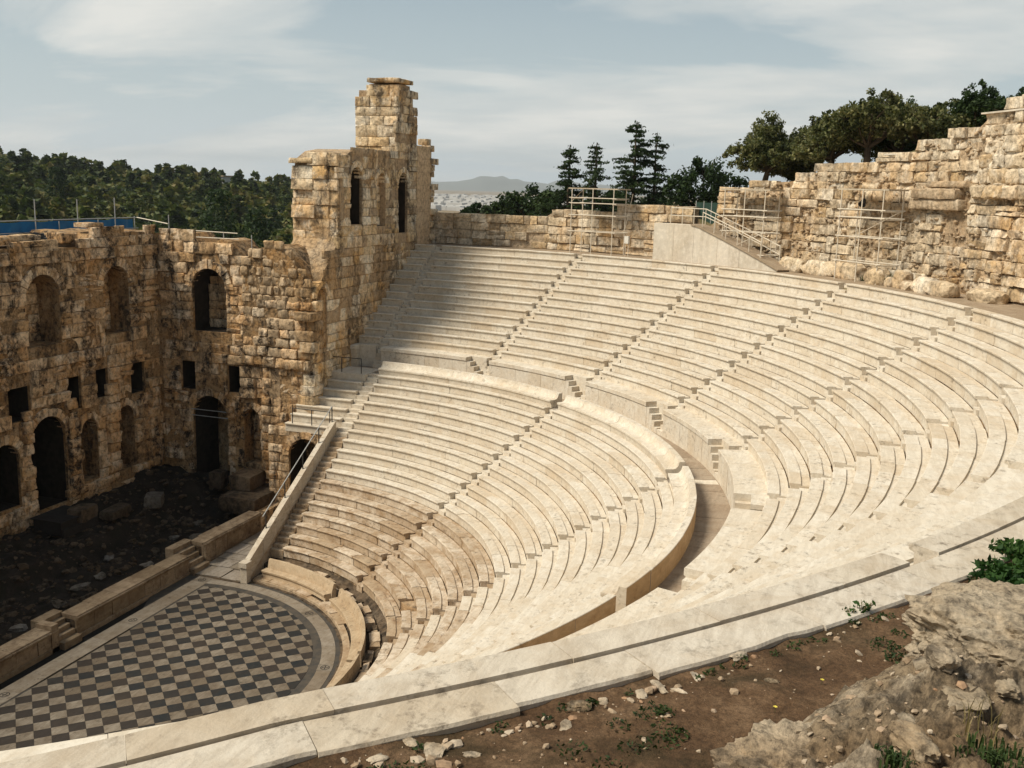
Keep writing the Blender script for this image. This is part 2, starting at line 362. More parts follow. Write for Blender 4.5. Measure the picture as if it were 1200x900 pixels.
lower_labels = [
    'lower wedge of worn marble rows next to the white ramp coping and the parodos',
    'lower wedge in the middle, its broken bottom rows right behind the curved marble benches',
    'lower wedge of marble rows sweeping round in front of the ochre parapet back',
    'lower wedge of marble rows nearest the camera, mostly hidden behind the near rim']
GL = 'marble seat wedges of the lower bank'
def parapet_prof(r, z, d, worn=0):
    return [(r+.08, z-.5), (r+.09, z-.3), (r+.04, z-.13), (r, z-.10), (r, z-.015), (r+.015, z), (r+.34, z), (r+.44, z+.035), (r+.53, z+.15), (r+.575, z+.32),
            (r+.80, z+.325), (r+.815, z+.31), (r+.82, z-.45)]
def lower_wedge(i, a0, a1):
    w = thing('seating_wedge', lower_labels[i], 'seating', pol(11.6, (a0+a1)/2, .9), GL)
    rows = []
    for k in range(NL-1, -1, -1):
        r, z = rL(k), zL(k)
        s0 = math.degrees(math.asin(YC/r)) if i == 0 else 0
        b0 = (180-s0) if i == 0 else a0-half(r)
        b1 = a1+half(r)
        old = k >= 11 and i < 3
        worn = 0.0 if k < 9 else (.010 if k < 12 else .02+.005*(k-12))*(1 if i < 2 else .5)
        mats = M['marble'] if not old else ([M['marble_mid']] if k < 15 else [M['marble_mid'], M['marble_mid'], M['marble_old']]) if i < 2 else [M['marble'], M['marble_mid']]
        skip = 0 if k < 12 or i > 1 else .03+.012*(k-12)
        lay_row(w, r, z, .6523, b0, b1, mats, worn, skip)
        rows.append((r, z, .6523, b0, b1))
    bedding(w, rows, M['bedding'])
    # bench with a high back that closes the bank along the walkway
    r, z = 22.70+.035, 8.65+.40
    b0 = 177.2 if i == 0 else a0-half(23.5)
    lay_row(w, 23.10, 9.02, .6, b0, a1+half(23.5), M['marble'], 0, 0, 'parapet_slab', parapet_prof, M['warmwall'])
edges = [180]+LS
for i in range(4): lower_wedge(i, edges[i], edges[i+1])

# ------------------------------------------------ stairways
def stair_steps(t, a, r, z, h=.4299, d=.6523, mat=None):
    """two steps per seat row, straight blocks lying across the stairway"""
    c, s_ = pol(1, a), Vector((-math.sin(R_(a)), math.cos(R_(a)), 0))
    w = SW-.02
    for (r0, r1, zt) in ((r-.0, r+.36, z-h*.80), (r+.345, r+d+.02, z-h*.27)):
        dz = random.uniform(-.012, .008); rr = random.uniform(-.012, .012)
        mb = MB().obox(c*((r0+r1)/2+rr)+Vector((0, 0, zt-.2+dz)), c, s_, (0, 0, 1), (r1-r0)/2, w, .2)
        mb.build('step', mat or M['marble'], t)
ls_lab = ['stairway down the lower bank from the second gap in the parapet, far side', 'stairway down the middle of the lower bank from the parapet gap above the benches',
          'stairway down the near lower bank from the gap in the ochre parapet back', 'stairway of the lower bank hidden behind the near rim']
for i, a in enumerate(LS[:3]):
    t = thing('stairway', ls_lab[i], 'stairs', pol(11.4, a, .8), 'stairways of the lower bank')
    for k in range(-1, NL):
        stair_steps(t, a, rL(k), zL(k) if k >= 0 else 8.65+.02, .4299, .6523, M['marble'] if k < 11 else M['marble_old'])
# straight stairway beside the white ramp coping
t = thing('stairway', 'straight worn stairway climbing beside the white ramp coping', 'stairs', (-10.5, .95, .7), 'stairways of the lower bank')
for k in range(0, NL):
    for (x0, x1, zt) in ((rL(k), rL(k)+.34, zL(k)-.22), (rL(k)+.325, rL(k)+.672, zL(k)-.02)):
        mesh('step', *(lambda b: (b.v, b.f))(MB().box((-x1, .52, zt-.45), (-x0, YC-.03, zt+random.uniform(-.02, .01)))), M['marble_old'] if k > 6 else M['marble'], t)

# ------------------------------------------------ side block of rows above the parodos vault
t = thing('seating_wedge', 'short straight block of pale rows above the vaulted parodos arch', 'seating', (-19.5, -.7, 5.7), GL)
for k in range(6, -1, -1):
    x, z = rL(k), zL(k)
    for (y0, y1) in ((YW-1.0, -.65), (-.64, .46)):
        P = slab_prof(x, z, .6523)
        v = [(-r, y, zz) for y in (y0, y1) for (r, zz) in P]; n = len(P)
        f = [(i, (i+1) % n, (i+1) % n+n, i+n) for i in range(n)]+[tuple(range(n))[::-1], tuple(range(n, 2*n))]
        mesh('seat_slab', v, f, M['marble'], t, smooth=True, angle=28)
MB().box((-24.2, YW-1.0, 5.3), (-18.95, .44, 5.62)).build('bedding', M['bedding'], t)

# ------------------------------------------------ walkway between the banks
t = mesh('walkway', *sweep([(23.2, 7.2), (23.2, 8.57), (25.6, 8.57), (25.6, 7.2)], 184.6, 22, 60), M['paving'], kind='structure')
for a in np.arange(24, 183.5, 3.9):
    v, f = sweep([(23.86, 8.5), (23.86, 8.6), (25.24, 8.6), (25.24, 8.5)], a+.03, a+3.87, 4)
    mesh('paving_slab', np.array(v)+(0, 0, random.uniform(-.006, .004)), f, M['walk'], t)
mesh('pale_slab', *sweep([(23.9, 8.5), (23.9, 8.615), (25.2, 8.615), (25.2, 8.5)], 109.5, 108.1, 2), M['marble'], t)  # single paler slab across the walkway at the parapet gap
t2 = mesh('landing', *(lambda b: (b.v, b.f))(MB().box((-24.9, YW-.9, 8.2), (-22.6, .5, 8.62))), M['marble'], kind='structure')

# ------------------------------------------------ upper bank
up_labels = [
    'narrow end wedge of the upper bank against the tall tower wall',
    'upper wedge between the tower end stair and the second stair, under the low retaining wall',
    'upper wedge under the first scaffold tower by the low retaining wall',
    'upper wedge directly below the concrete ramp',
    'upper wedge right of the concrete ramp, below the second scaffold tower',
    'upper wedge below the third scaffold tower and the loose boulders',
    'upper wedge at the right edge of the photo with wide curved rows',
    'near right wedge of the upper bank ending in a bright slab by the green plant',
    'near wedge of the upper bank, its top bench running along the brown earth',
    'nearest wedge of the upper bank at the lower left corner']
GU = 'marble seat wedges of the upper bank'
def upper_wedge(i, a0, a1):
    w = thing('seating_wedge', up_labels[i], 'seating', pol(25, (a0+a1)/2, 8.6), GU)
    rows = []
    for k in range(NU-1, -1, -1):
        r, z = rU(k), zU(k)
        b0 = 180-math.degrees(math.asin((YW+.02)/r)) if i == 0 else a0-half(r)
        b1 = a1+half(r)
        lay_row(w, r, z, .6664, b0, b1, M['marble'] if (i < 6 or k) else M['marble_rim'])
        rows.append((r, z, .6664, b0, b1))
    bedding(w, rows, M['bedding'])
    # podium: thick crown slabs and upright panels, with a pocket for the little flight at its near end
    rp = 25.22
    b0 = 180-math.degrees(math.asin((YW+.02)/rp)) if i == 0 else a0-half(rp)
    b1 = a1+half(rp); pocket = math.degrees(1.12/rp)
    v, f = sweep([(rp+.14, 8.3), (rp+.14, 9.78), (26.42, 9.78), (26.42, 8.3)], b0, b1+pocket, 8)
    mesh('podium_core', v, f, M['marble'], w)
    v, f = sweep([(rp+.58, 8.3), (rp+.58, 9.78), (26.42, 9.78), (26.42, 8.3)], b1+pocket, b1, 3)
    mesh('podium_core', v, f, M['marble'], w)
    n = max(1, round(R_(b0-b1-pocket)*rp/1.05))
    for j in range(n):
        c0 = b0+(b1+pocket-b0)*j/n; c1 = b0+(b1+pocket-b0)*(j+1)/n; o = random.uniform(-.008, .008)
        v, f = sweep([(rp+.02+o, 8.55), (rp+.02+o, 9.72), (rp+.16, 9.72), (rp+.16, 8.55)], c0-.012, c1+.012, 3)
        mesh('podium_panel', v, f, M['marble'], w)
    for j in range(max(1, n//2)):
        nn = max(1, n//2); c0 = b0+(b1+pocket-b0)*j/nn; c1 = b0+(b1+pocket-b0)*(j+1)/nn
        v, f = sweep([(rp-.03, 9.73), (rp-.03, 9.93), (rp-.015, 9.945), (26.42, 9.945), (26.42, 9.7), (rp+.02, 9.7)], c0-.01, c1+.01, 4)
        mesh('crown_slab', v, f, M['marble'], w, smooth=True, angle=28)
    v, f = sweep([(rp+.57, 8.55), (rp+.57, 9.945), (26.42, 9.945), (26.42, 8.55)], b1+pocket-.01, b1, 3)
    mesh('crown_slab', v, f, M['marble'], w)
    if i < 8 and i != 0:
        for j in range(4):
            c0 = b1+pocket*(1-j/4); c1 = b1+pocket*(1-(j+1)/4)
            v, f = sweep([(rp+.03, 8.55), (rp+.03, 9.945-.27*(j+1)), (rp+.59, 9.945-.27*(j+1)), (rp+.59, 8.55)], c0, c1+.02, 2)
            mesh('podium_step', v, f, M['marble'], w)
ue = [184]+US
for i in range(10): upper_wedge(i, ue[i], ue[i+1])
us_lab = ['upper bank stairway nearest the tall tower', 'upper bank stairway ending left of the first scaffold tower', 'upper bank stairway ending under the concrete ramp wall',
          'upper bank stairway ending below the second scaffold tower', 'upper bank stairway ending below the loose boulders by the high wall',
          'upper bank stairway leaving the photo at its right edge', 'near stairway of the upper bank, seen as broken lines of slab ends',
          'near stairway of the upper bank reaching the rim gap by the green plant', 'nearest stairway of the upper bank, cut by the lower edge']
for i, a in enumerate(US[:9]):
    t = thing('stairway', us_lab[i], 'stairs', pol(25, a, 8.6), 'stairways of the upper bank')
    for k in range(NU): stair_steps(t, a, rU(k), zU(k), .4278, .6664, M['marble'] if k or i < 6 else M['marble_rim'])
    c, s_ = pol(1, a), Vector((-math.sin(R_(a)), math.cos(R_(a)), 0))
    for j in range(6):
        r0 = 25.25+j*.19; zt = 8.6+.215*(j+1)
        MB().obox(c*((r0+26.4)/2)+Vector((0, 0, (zt+8.5)/2-.0)), c, s_, (0, 0, 1), (26.4-r0)/2, SW-.008, (zt-8.5)/2).build('step', M['marble'], t)
# paving behind the near rim
t = mesh('rim_paving', *sweep([(35.30, 15.2), (35.30, 15.88), (35.80, 15.88), (35.80, 15.2)], 76, 22, 40), M['marble_rim'], kind='structure')
a = 76.0
while a > 23:
    da = random.uniform(1.7, 3.6); r1 = 35.86+random.uniform(-.05, .12)
    n = 9; v = []; f = []
    for i in range(n+1):
        b = a-.007-(da-.014)*i/n; e = r1+random.uniform(-.006, .006)-(.05*random.random() if random.random() < .08 else 0)
        for (r, z) in ((35.40, 15.7), (35.40, 15.940), (e-.02, 15.938), (e, 15.91), (e-.01, 15.70)): v.append(tuple(pol(r+rim_bend(r, b), b, z)))
    for i in range(n):
        for k in range(5): f.append((i*5+k, i*5+(k+1) % 5, (i+1)*5+(k+1) % 5, (i+1)*5+k))
    f += [(4, 3, 2, 1, 0), tuple(n*5+k for k in range(5))]
    mesh('paving_slab', np.array(v)+(0, 0, random.uniform(-.008, .004)), f, M['marble_rim'], t)
    a -= da

# ------------------------------------------------ white ramp coping with its handrail
x0, z0, x1, z1 = -9.7, 1.12, -18.9, 6.55
t = thing('ramp_coping', 'white sloping marble coping climbing beside the lower rows', 'coping', (x0, .35, .2))
n = 7
for j in range(n):
    a, b = j/n+.0015, (j+1)/n-.0015
    P = []
    for q in (a, b):
        x = x0+(x1-x0)*q; z = z0+(z1-z0)*q
        P += [(x, .20, z-.9), (x, .50, z-.9), (x, .50, z), (x, .20, z)]
    mesh('coping_slab', P, [(3, 2, 1, 0), (4, 5, 6, 7), (0, 1, 5, 4), (1, 2, 6, 5), (2, 3, 7, 6), (3, 0, 4, 7)], M['marble_rim'], t)
MB().box((x0-.02, .16, .02), (x0+.34, .54, .86)).box((x0-.1, .12, .86), (x0+.42, .58, 1.12)).build('end_post', M['marble_rim'], t)
P = [(x0, .22, .0), (x1, .22, .0), (x1, .22, z1-.85), (x0, .22, z0-.85), (x0, .48, .0), (x1, .48, .0), (x1, .48, z1-.85), (x0, .48, z0-.85)]
mesh('wall_base', P, [(0, 1, 2, 3), (7, 6, 5, 4), (0, 4, 5, 1), (2, 6, 7, 3), (3, 7, 4, 0), (1, 5, 6, 2)], M['marble_old'], t)
t = thing('handrail', 'dark metal handrail on short posts along the white ramp coping', 'handrail', (-11.9, .3, 2.4))
sl_ = (z1-z0)/(x1-x0)
pr = [(x, .30, z0+(x-x0)*sl_) for x in (-11.6, -13.5, -15.4, -17.2, -18.75)]
for q in pr: MB().tube([(q[0], q[1], q[2]-.02), (q[0], q[1], q[2]+.92)], .035, 6).build('post', M['dark_metal'], t)
MB().tube([(-11.3, .30, z0+(-11.3-x0)*sl_+.9), (-18.75, .30, z0+(-18.75-x0)*sl_+.92)], .032, 6).build('rail', M['grey_metal'], t)
def landing_rail(lab, pts, zb):
    t = thing('handrail', lab, 'handrail', (pts[0][0], pts[0][1], zb))
    for (x, y) in pts: MB().tube([(x, y, zb), (x, y, zb+.95)], .03, 6).build('post', M['dark_metal'], t)
    MB().tube([(x, y, zb+.93) for x, y in pts], .024, 6).build('rail', M['dark_metal'], t)
landing_rail('thin dark landing rail below the podium beside the tower doorway', [(-22.75, -2.6), (-22.75, -1.2), (-22.75, .15)], 8.64)
landing_rail('thin dark rail at the foot of the pale rows above the parodos arch', [(-18.85, -2.4), (-18.85, -1.1), (-18.85, .1)], 6.07)

# ================================================================== ORCHESTRA
fl = mesh('orchestra_floor', *sweep([(.02, -.4), (.02, -.012), (9.95, -.012), (9.95, -.4)], -25, 205, 90), M['border'], kind='structure')
def clip_poly(poly, inside, inter):
    out = []
    for i in range(len(poly)):
        a, b = poly[i], poly[(i+1) % len(poly)]; ia, ib = inside(a), inside(b)
        if ia: out.append(a)
        if ia != ib: out.append(inter(a, b))
    return out
def bis(a, b, inside):
    ia = inside(a)
    for _ in range(22):
        m_ = ((a[0]+b[0])/2, (a[1]+b[1])/2)
        if inside(m_) == ia: a = m_
        else: b = m_
    return a
tiles = []
RT, YT, hd = 8.42, -1.30, .415
for m_ in range(-40, 60):
    for n_ in range(-2, 30):
        if (m_+n_) % 2 == 0: continue
        cx_, cy_ = -7.77+hd*m_, YT+hd*n_
        q = hd-.006
        poly = [(cx_-q, cy_), (cx_, cy_-q), (cx_+q, cy_), (cx_, cy_+q)]
        for ins in (lambda p: p[1] >= YT+.005, lambda p: p[0]**2+p[1]**2 <= RT*RT):
            if poly: poly = clip_poly(poly, ins, lambda a, b, ins=ins: bis(a, b, ins))
        if len(poly) < 3: continue
        ar = abs(sum(poly[i][0]*poly[(i+1) % len(poly)][1]-poly[(i+1) % len(poly)][0]*poly[i][1] for i in range(len(poly))))/2
        if ar < .02: continue
        d = (cx_-CX)**2+(cy_-CY)**2
        vis = cx_ < 2.9+.35*cy_
        tiles.append((not vis, d, poly, n_ % 2 == 0))
tiles.sort(key=lambda t_: t_[:2])
def tile_geo(poly):
    z = random.uniform(-.003, .003); n = len(poly)
    v = [(x, y, -.06) for x, y in poly]+[(x, y, z) for x, y in poly]
    return v, [tuple(range(n, 2*n))]+[(i, (i+1) % n, (i+1) % n+n, i+n) for i in range(n)]
rest = [MB(), MB()]
for i, (_, _, poly, white) in enumerate(tiles):
    v, f = tile_geo(poly)
    if i < 300: mesh('floor_tile', v, f, M['tile_white'] if white else M['tile_dark'], fl)
    else: rest[0 if white else 1].add(v, f)
for b, m_ in zip(rest, (M['tile_white'], M['tile_dark'])):
    if b.v: b.build('floor_tile', m_, fl, kind='stuff')
# pale marble band round the tiles: curved slabs, the straight run along the stage, and square slabs with a rosette
def rosette(c, ang):
    mb = MB(); ca, sa = math.cos(ang), math.sin(ang)
    ring = 16
    def disc(cx_, cy_, r, sx=1, n=10, rot=0.0, z=.004):
        v = []
        for k in range(n):
            x, y = r*math.cos(2*pi*k/n)*sx, r*math.sin(2*pi*k/n)
            x, y = x*math.cos(rot)-y*math.sin(rot), x*math.sin(rot)+y*math.cos(rot)
            v.append((c[0]+(cx_+x)*ca-(cy_+y)*sa, c[1]+(cx_+x)*sa+(cy_+y)*ca, z))
        mb.add(v, [tuple(range(n))])
    v = []
    for k in range(ring):
        for r in (.165, .20):
            a = 2*pi*k/ring; v.append((c[0]+r*math.cos(a), c[1]+r*math.sin(a), .004))
    mb.add(v, [(2*k, 2*k+1, (2*k+3) % (2*ring), (2*k+2) % (2*ring)) for k in range(ring)])
    for k in range(4): disc(.095*math.cos(pi/2*k), .095*math.sin(pi/2*k), .026, 2.2, 10, pi/2*k)
    disc(0, 0, .035)
    mb.build('rosette', M['inlay'], fl)
med = [144.8, 108.5, 72.5, 36]
arcs = [-10.2]+[36, 72.5, 108.5, 144.8]+[190.2]
for j in range(5):
    a0, a1 = arcs[j]+(1.9 if j else 0), arcs[j+1]-(1.9 if j < 4 else 0)
    n = 3
    for q in range(n):
        v, f = sweep([(8.80, -.06), (8.80, .0), (9.40, .0), (9.40, -.06)], a0+(a1-a0)*q/n+.03, a0+(a1-a0)*(q+1)/n-.03, 10)
        mesh('band_slab', v, f, M['band'], fl)
for a in med:
    v, f = sweep([(8.78, -.06), (8.78, .002), (9.42, .002), (9.42, -.06)], a-1.85, a+1.85, 3)
    mesh('band_slab', v, f, M['tile_white'], fl); rosette(pol(9.1, a), R_(a))
xs = [-8.75, -7.3, -5.6, -4.05, -3.35, -1.6, .2, 2.0, 3.5, 4.15, 6, 7.6, 8.9]
for j in range(len(xs)-1):
    MB().box((xs[j]+.006, -2.30, -.06), (xs[j+1]-.006, -1.42, random.uniform(-.002, .002))).build('band_slab', M['band'], fl)
for x in (-8.98, -3.7, 3.82): rosette((x, -1.86), 0)
MB().box((-9.35, -2.28, -.06), (-8.76, -1.44, .002)).build('band_slab', M['tile_white'], fl)

# step round the orchestra, honour benches with backs, and the rubble strip behind them
t = mesh('orchestra_step', *sweep([(9.72, -.3), (9.72, .16), (10.02, .17), (10.02, -.3)], 176, 20, 60), M['marble_old'], kind='structure')
a = 176.0
while a > 22:
    da = random.uniform(5, 9); b = a-da
    if random.random() > .18:
        v, f = sweep([(9.80, .0), (9.78, .20), (10.08, .21), (10.5, .2), (10.5, .0)], a-.1, b+.1, 8, jit=.018)
        mesh('kerb_slab', v, f, M['marble_old'], t, smooth=True, angle=30)
    a = b
def bench(lab, a0, a1, hi=1.04):
    t = thing('marble_bench', lab, 'bench', pol(10.3, (a0+a1)/2, .18), 'curved marble benches of honour')
    v, f = sweep([(10.14, .2), (10.16, .40), (10.08, .46), (10.07, .55), (10.09, .57), (10.50, .57), (10.50, .2)], a0, a1, 18, jit=.006)
    mesh('seat', v, f, M['bench'], t, smooth=True, angle=28)
    v, f = sweep([(10.46, .3), (10.46, .58), (10.56, hi-.05), (10.58, hi), (10.70, hi), (10.72, .3)], a0-.6, a1-.4, 18, jit=.006)
    mesh('backrest', v, f, M['bench'], t, smooth=True, angle=28)
bench('curved marble bench with an ochre back at the foot of the ramp coping', 174.5, 147.2)
bench('curved marble bench with a broken dark hole in its back, right of the first bench', 144.0, 106.5, 1.02)
bench('curved marble bench seen from behind as a dark thin wall above the near rim', 105.2, 66, 1.04)
v, f = sweep([(9.6, -1), (9.6, .02), (10.5, .10), (10.9, .18), (11.4, .55), (12.2, .9), (12.2, -1)], 181, 20, 60, jit=.05)
mesh('bedrock_strip', v, f, M['dark_rubble'], kind='structure')
t = thing('rubble_blocks', 'broken dark and pale blocks in the gap behind the marble benches', 'rubble', pol(11.1, 125, .3))
for a in np.arange(176, 70, -3.1):
    rr = random.uniform(10.95, 11.35); s_ = random.uniform(.18, .38)
    c = pol(rr, a+random.uniform(-1, 1)); d = pol(1, a); e = Vector((-d.y, d.x, 0))
    mb = MB().obox(c+Vector((0, 0, .3+.3*(rr-10.95)+s_*.3)), d, e, (0, 0, 1), s_*.6, s_*1.2, s_*.6)
    v = np.array(mb.v)+RNG.uniform(-.05, .05, (8, 3))
    mesh('block', v, mb.f, random.choice([M['marble_old'], M['dark_rubble'], M['marble_old']]), t)
# ================================================================== MASONRY
class Plane:
    def __init__(s, O, U, N): s.O, s.U, s.N = Vector(O), Vector(U).normalized(), Vector(N).normalized()
    def pos(s, u, v, n): q = s.O+s.U*u+s.N*n; return (q.x, q.y, q.z+v)
class Cyl:
    def __init__(s, R, a0): s.R, s.a0 = R, a0
    def pos(s, u, v, n):
        a = s.a0-math.degrees(u/s.R); q = pol(s.R-n, a); return (q.x, q.y, v)
def stone_geo(fr, u0, u1, v0, v1, n0, n1, rough=.03, m=3, rnd=.05):
    """one rough squared stone: front face n1, back n0"""
    e = min(rnd, (u1-u0)*.22, (v1-v0)*.22)
    us = [u0, u0+e]+[u0+(u1-u0)*k/m for k in range(1, m)]+[u1-e, u1]
    vs = [v0, v0+e]+([v0+(v1-v0)/2] if v1-v0 > .3 else [])+[v1-e, v1]
    nu, nv = len(us), len(vs); V = []; seed = random.random()*100
    tl = random.uniform(-1, 1)*rough*.7; tv = random.uniform(-1, 1)*rough*.7
    for j, v in enumerate(vs):
        for i, u in enumerate(us):
            edge = i in (0, nu-1) or j in (0, nv-1)
            corner = i in (0, nu-1) and j in (0, nv-1)
            d = n1+random.uniform(-rough, rough)*.7+tl*((u-u0)/(u1-u0)-.5)*2+tv*((v-v0)/(v1-v0)-.5)*2
            if edge: d -= e*random.uniform(.25, 1.5)
            ju, jv = (random.uniform(-.4, .4)*e, random.uniform(-.4, .4)*e)
            if corner: ju += e*.45*(1 if i == 0 else -1); jv += e*.45*(1 if j == 0 else -1)
            V.append(fr.pos(u+ju, v+jv, d))
    Fc = [(j*nu+i, j*nu+i+1, (j+1)*nu+i+1, (j+1)*nu+i) for j in range(nv-1) for i in range(nu-1)]
    per = [i for i in range(nu)]+[j*nu+nu-1 for j in range(1, nv)]+[(nv-1)*nu+i for i in range(nu-2, -1, -1)]+[j*nu for j in range(nv-2, 0, -1)]
    cu, cv = [], []
    b = len(V)
    for p in per:
        i, j = p % nu, p//nu; V.append(fr.pos(us[i]+(e*.3 if i == 0 else -e*.3 if i == nu-1 else 0), vs[j]+(e*.3 if j == 0 else -e*.3 if j == nv-1 else 0), n0))
    n = len(per)
    for k in range(n): Fc.append((per[(k+1) % n], per[k], b+k, b+(k+1) % n))
    return V, Fc
STONES = {}
def put_stone(t, fr, u0, u1, v0, v1, n0, n1, mat, rough=.03, name='stone', m=3, rnd=.05):
    c = STONES.setdefault((t, name), [0, MB()])
    V, Fc = stone_geo(fr, u0, u1, v0, v1, n0, n1, rough, m, rnd)
    if c[0] < 298: mesh(name, V, Fc, mat, t, smooth=True, angle=50)
    else: c[1].add(V, Fc); c.append(mat) if len(c) < 3 else None
    c[0] += 1
def flush(t, name='stone'):
    for (q, nm), c in STONES.items():
        if q is t and c[1].v: c[1].build(nm, c[2], t, kind='stuff', smooth=True, angle=50); c[1] = MB()
def op_half(o, va, vb):
    """half width of an opening between heights va and vb, including the ring of arch stones"""
    if vb <= o['v0'] or va >= o['v1']+o.get('ring', 0): return None
    w = o['w']/2
    if not o.get('arch'): return w if va < o['v1'] else None
    sp = o['v1']-w
    if va <= sp: return w
    R = w+o.get('ring', 0); d = va-sp
    return math.sqrt(max(0, R*R-d*d)) if d < R else None
def lay(t, fr, u0, u1, v0, courses, top, bot, ops, mat, lens=(.7, 1.5), proud=(.02, .12), rough=.035, miss=.02, back=-.12, rnd=.05, mats=None, order=1, name='stone', split=0.0, wander=0.0):
    v = v0
    for h in courses:
        va, vb = v, v+h; v = vb
        iv = [(u0, u1)]
        for o in ops:
            hw = op_half(o, va, vb)
            if hw is None: continue
            a, b = o['u']-hw, o['u']+hw; ni = []
            for (p, q) in iv:
                if b <= p or a >= q: ni.append((p, q)); continue
                if a-p > .12: ni.append((p, a))
                if q-b > .12: ni.append((b, q))
            iv = ni
        for (p, q) in iv:
            u = p
            while u < q-.05:
                L = random.uniform(*lens)*(.85 if h < .4 else 1)
                if q-u-L < lens[0]*.6: L = q-u
                um, vm = u+L/2, (va+vb)/2
                if top(um) > vm and bot(um) < vm and random.random() > miss:
                    n1 = random.uniform(*proud)
                    mt = random.choice(mats) if mats else mat
                    j0, j1 = random.uniform(-wander, wander), random.uniform(-wander, wander)
                    if split and h > .45 and random.random() < split:
                        vm2 = va+h*random.uniform(.38, .62); um2 = u+L*random.uniform(.35, .65)
                        if random.random() < .5:
                            put_stone(t, fr, u+.012, u+L-.012, va+.01, vm2-.01, back, n1, mt, rough, name, rnd=rnd*.8)
                            if random.random() < .8: put_stone(t, fr, u+.012, u+L-.012, vm2+.01, vb-.01, back, n1+random.uniform(-.08, .04), mt, rough, name, rnd=rnd*.8)
                        else:
                            put_stone(t, fr, u+.012, um2-.01, va+.01, vb-.01, back, n1, mt, rough, name, rnd=rnd*.8)
                            put_stone(t, fr, um2+.01, u+L-.012, va+.01+.03*random.random(), vb-.01, back, n1+random.uniform(-.06, .06), mt, rough, name, rnd=rnd*.8)
                    else: put_stone(t, fr, u+.012, u+L-.012, va+.010+j0, vb-.010+j1, back, n1, mt, rough, name, rnd=rnd)
                u += L
def voussoirs(t, fr, o, mat, n=None, th=None, n1=.09, name='voussoir'):
    w = o['w']/2; sp = o['v1']-w; th = th or o.get('ring', .4); n = n or max(7, int(pi*(w+th)/.38))
    for k in range(n):
        a0, a1 = pi*k/n+.012, pi*(k+1)/n-.012; V = []; d = n1+random.uniform(-.03, .03)
        T = th*random.uniform(.8, 1.1)
        for (a, r) in ((a0, w), (a1, w), (a1, w+T), ((a0+a1)/2, w+T*1.02), (a0, w+T)):
            V.append(fr.pos(o['u']+r*math.cos(a), sp+r*math.sin(a), d-.015*random.random()))
        for (a, r) in ((a0, w), (a1, w), (a1, w+T), ((a0+a1)/2, w+T*1.02), (a0, w+T)):
            V.append(fr.pos(o['u']+r*math.cos(a), sp+r*math.sin(a), -.5))
        mesh(name, V, [(0, 1, 2, 3, 4)]+[((i+1) % 5, i, i+5, (i+1) % 5+5) for i in range(5)], mat, t)
def op_loop(o, seg=10):
    w = o['w']/2
    if o.get('arch'):
        sp = o['v1']-w
        return [(o['u']-w, o['v0']), (o['u']+w, o['v0'])]+[(o['u']+w*math.cos(pi*k/seg), sp+w*math.sin(pi*k/seg)) for k in range(seg+1)]
    return [(o['u']-w, o['v0']), (o['u']+w, o['v0']), (o['u']+w, o['v1']), (o['u']-w, o['v1'])]
def core(t, fr, outline, ops, thick, mat, name='core', backmat=None):
    """mortared wall behind the facing stones, pierced by niches that have real depth"""
    loops = [outline]+[op_loop(o) for o in ops]
    pts = [p for l in loops for p in l]
    tri = tessellate_polygon([[Vector((p[0], p[1], 0)) for p in l] for l in loops])
    mb = MB(); mb.add([fr.pos(u, v, 0) for u, v in pts], [])
    for (a, b, c) in tri:
        A, B, C_ = pts[a], pts[b], pts[c]
        s = (B[0]-A[0])*(C_[1]-A[1])-(B[1]-A[1])*(C_[0]-A[0])
        mb.f.append((a, b, c) if s > 0 else (a, c, b))
    n = len(outline); k0 = len(mb.v)
    mb.add([fr.pos(u, v, -thick) for u, v in outline], [])
    for i in range(n): mb.f.append((i, k0+i, k0+(i+1) % n, (i+1) % n))
    mb.f.append(tuple(k0+i for i in range(n))[::-1])
    off = n; deep = MB()
    for o, l in zip(ops, loops[1:]):
        m_ = len(l); k0 = len(mb.v); d = o.get('depth', 1.2)
        if d > 1.55:          # passages: indoor shade painted as a near-black lining behind the first hand's breadth
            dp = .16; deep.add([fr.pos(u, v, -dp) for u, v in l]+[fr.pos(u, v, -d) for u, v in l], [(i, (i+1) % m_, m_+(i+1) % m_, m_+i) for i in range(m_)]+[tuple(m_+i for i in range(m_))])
            mb.add([fr.pos(u, v, -dp) for u, v in l], [])
            for i in range(m_): mb.f.append((off+i, off+(i+1) % m_, k0+(i+1) % m_, k0+i))
        else:
            mb.add([fr.pos(u, v, -d) for u, v in l], [])
            for i in range(m_): mb.f.append((off+i, off+(i+1) % m_, k0+(i+1) % m_, k0+i))
            mb.f.append(tuple(k0+i for i in range(m_)))
        off += m_
    mb.build(name, mat, t)
    if deep.v: deep.build('opening_lining', M['shade_lining'], t)
def niche_back(t, fr, o, mat, d=None):
    """courses of stone seen at the back of a niche"""
    d = o.get('depth', 1.2) if d is None else d
    w = o['w']/2; v = o['v0']+.02
    while v < o['v1']-.3:
        h = random.uniform(.5, .62); u = o['u']-w
        sp = o['v1']-w if o.get('arch') else o['v1']
        hw = w if v+h <= sp else math.sqrt(max(0.01, w*w-(v+h-sp)**2)) if v+h-sp < w else .1
        if hw < .25: break
        u = o['u']-hw
        while u < o['u']+hw-.05:
            L = random.uniform(.6, 1.1)
            if o['u']+hw-u-L < .35: L = o['u']+hw-u
            put_stone(t, fr, u+.01, u+L-.01, v+.01, v+h-.01, -d-.05, -d+random.uniform(.05, .14), mat, .025, 'niche_stone')
            u += L
        v += h
def courses(total, lo=.48, hi=.66):
    out = []
    while sum(out) < total: out.append(random.uniform(lo, hi))
    return out

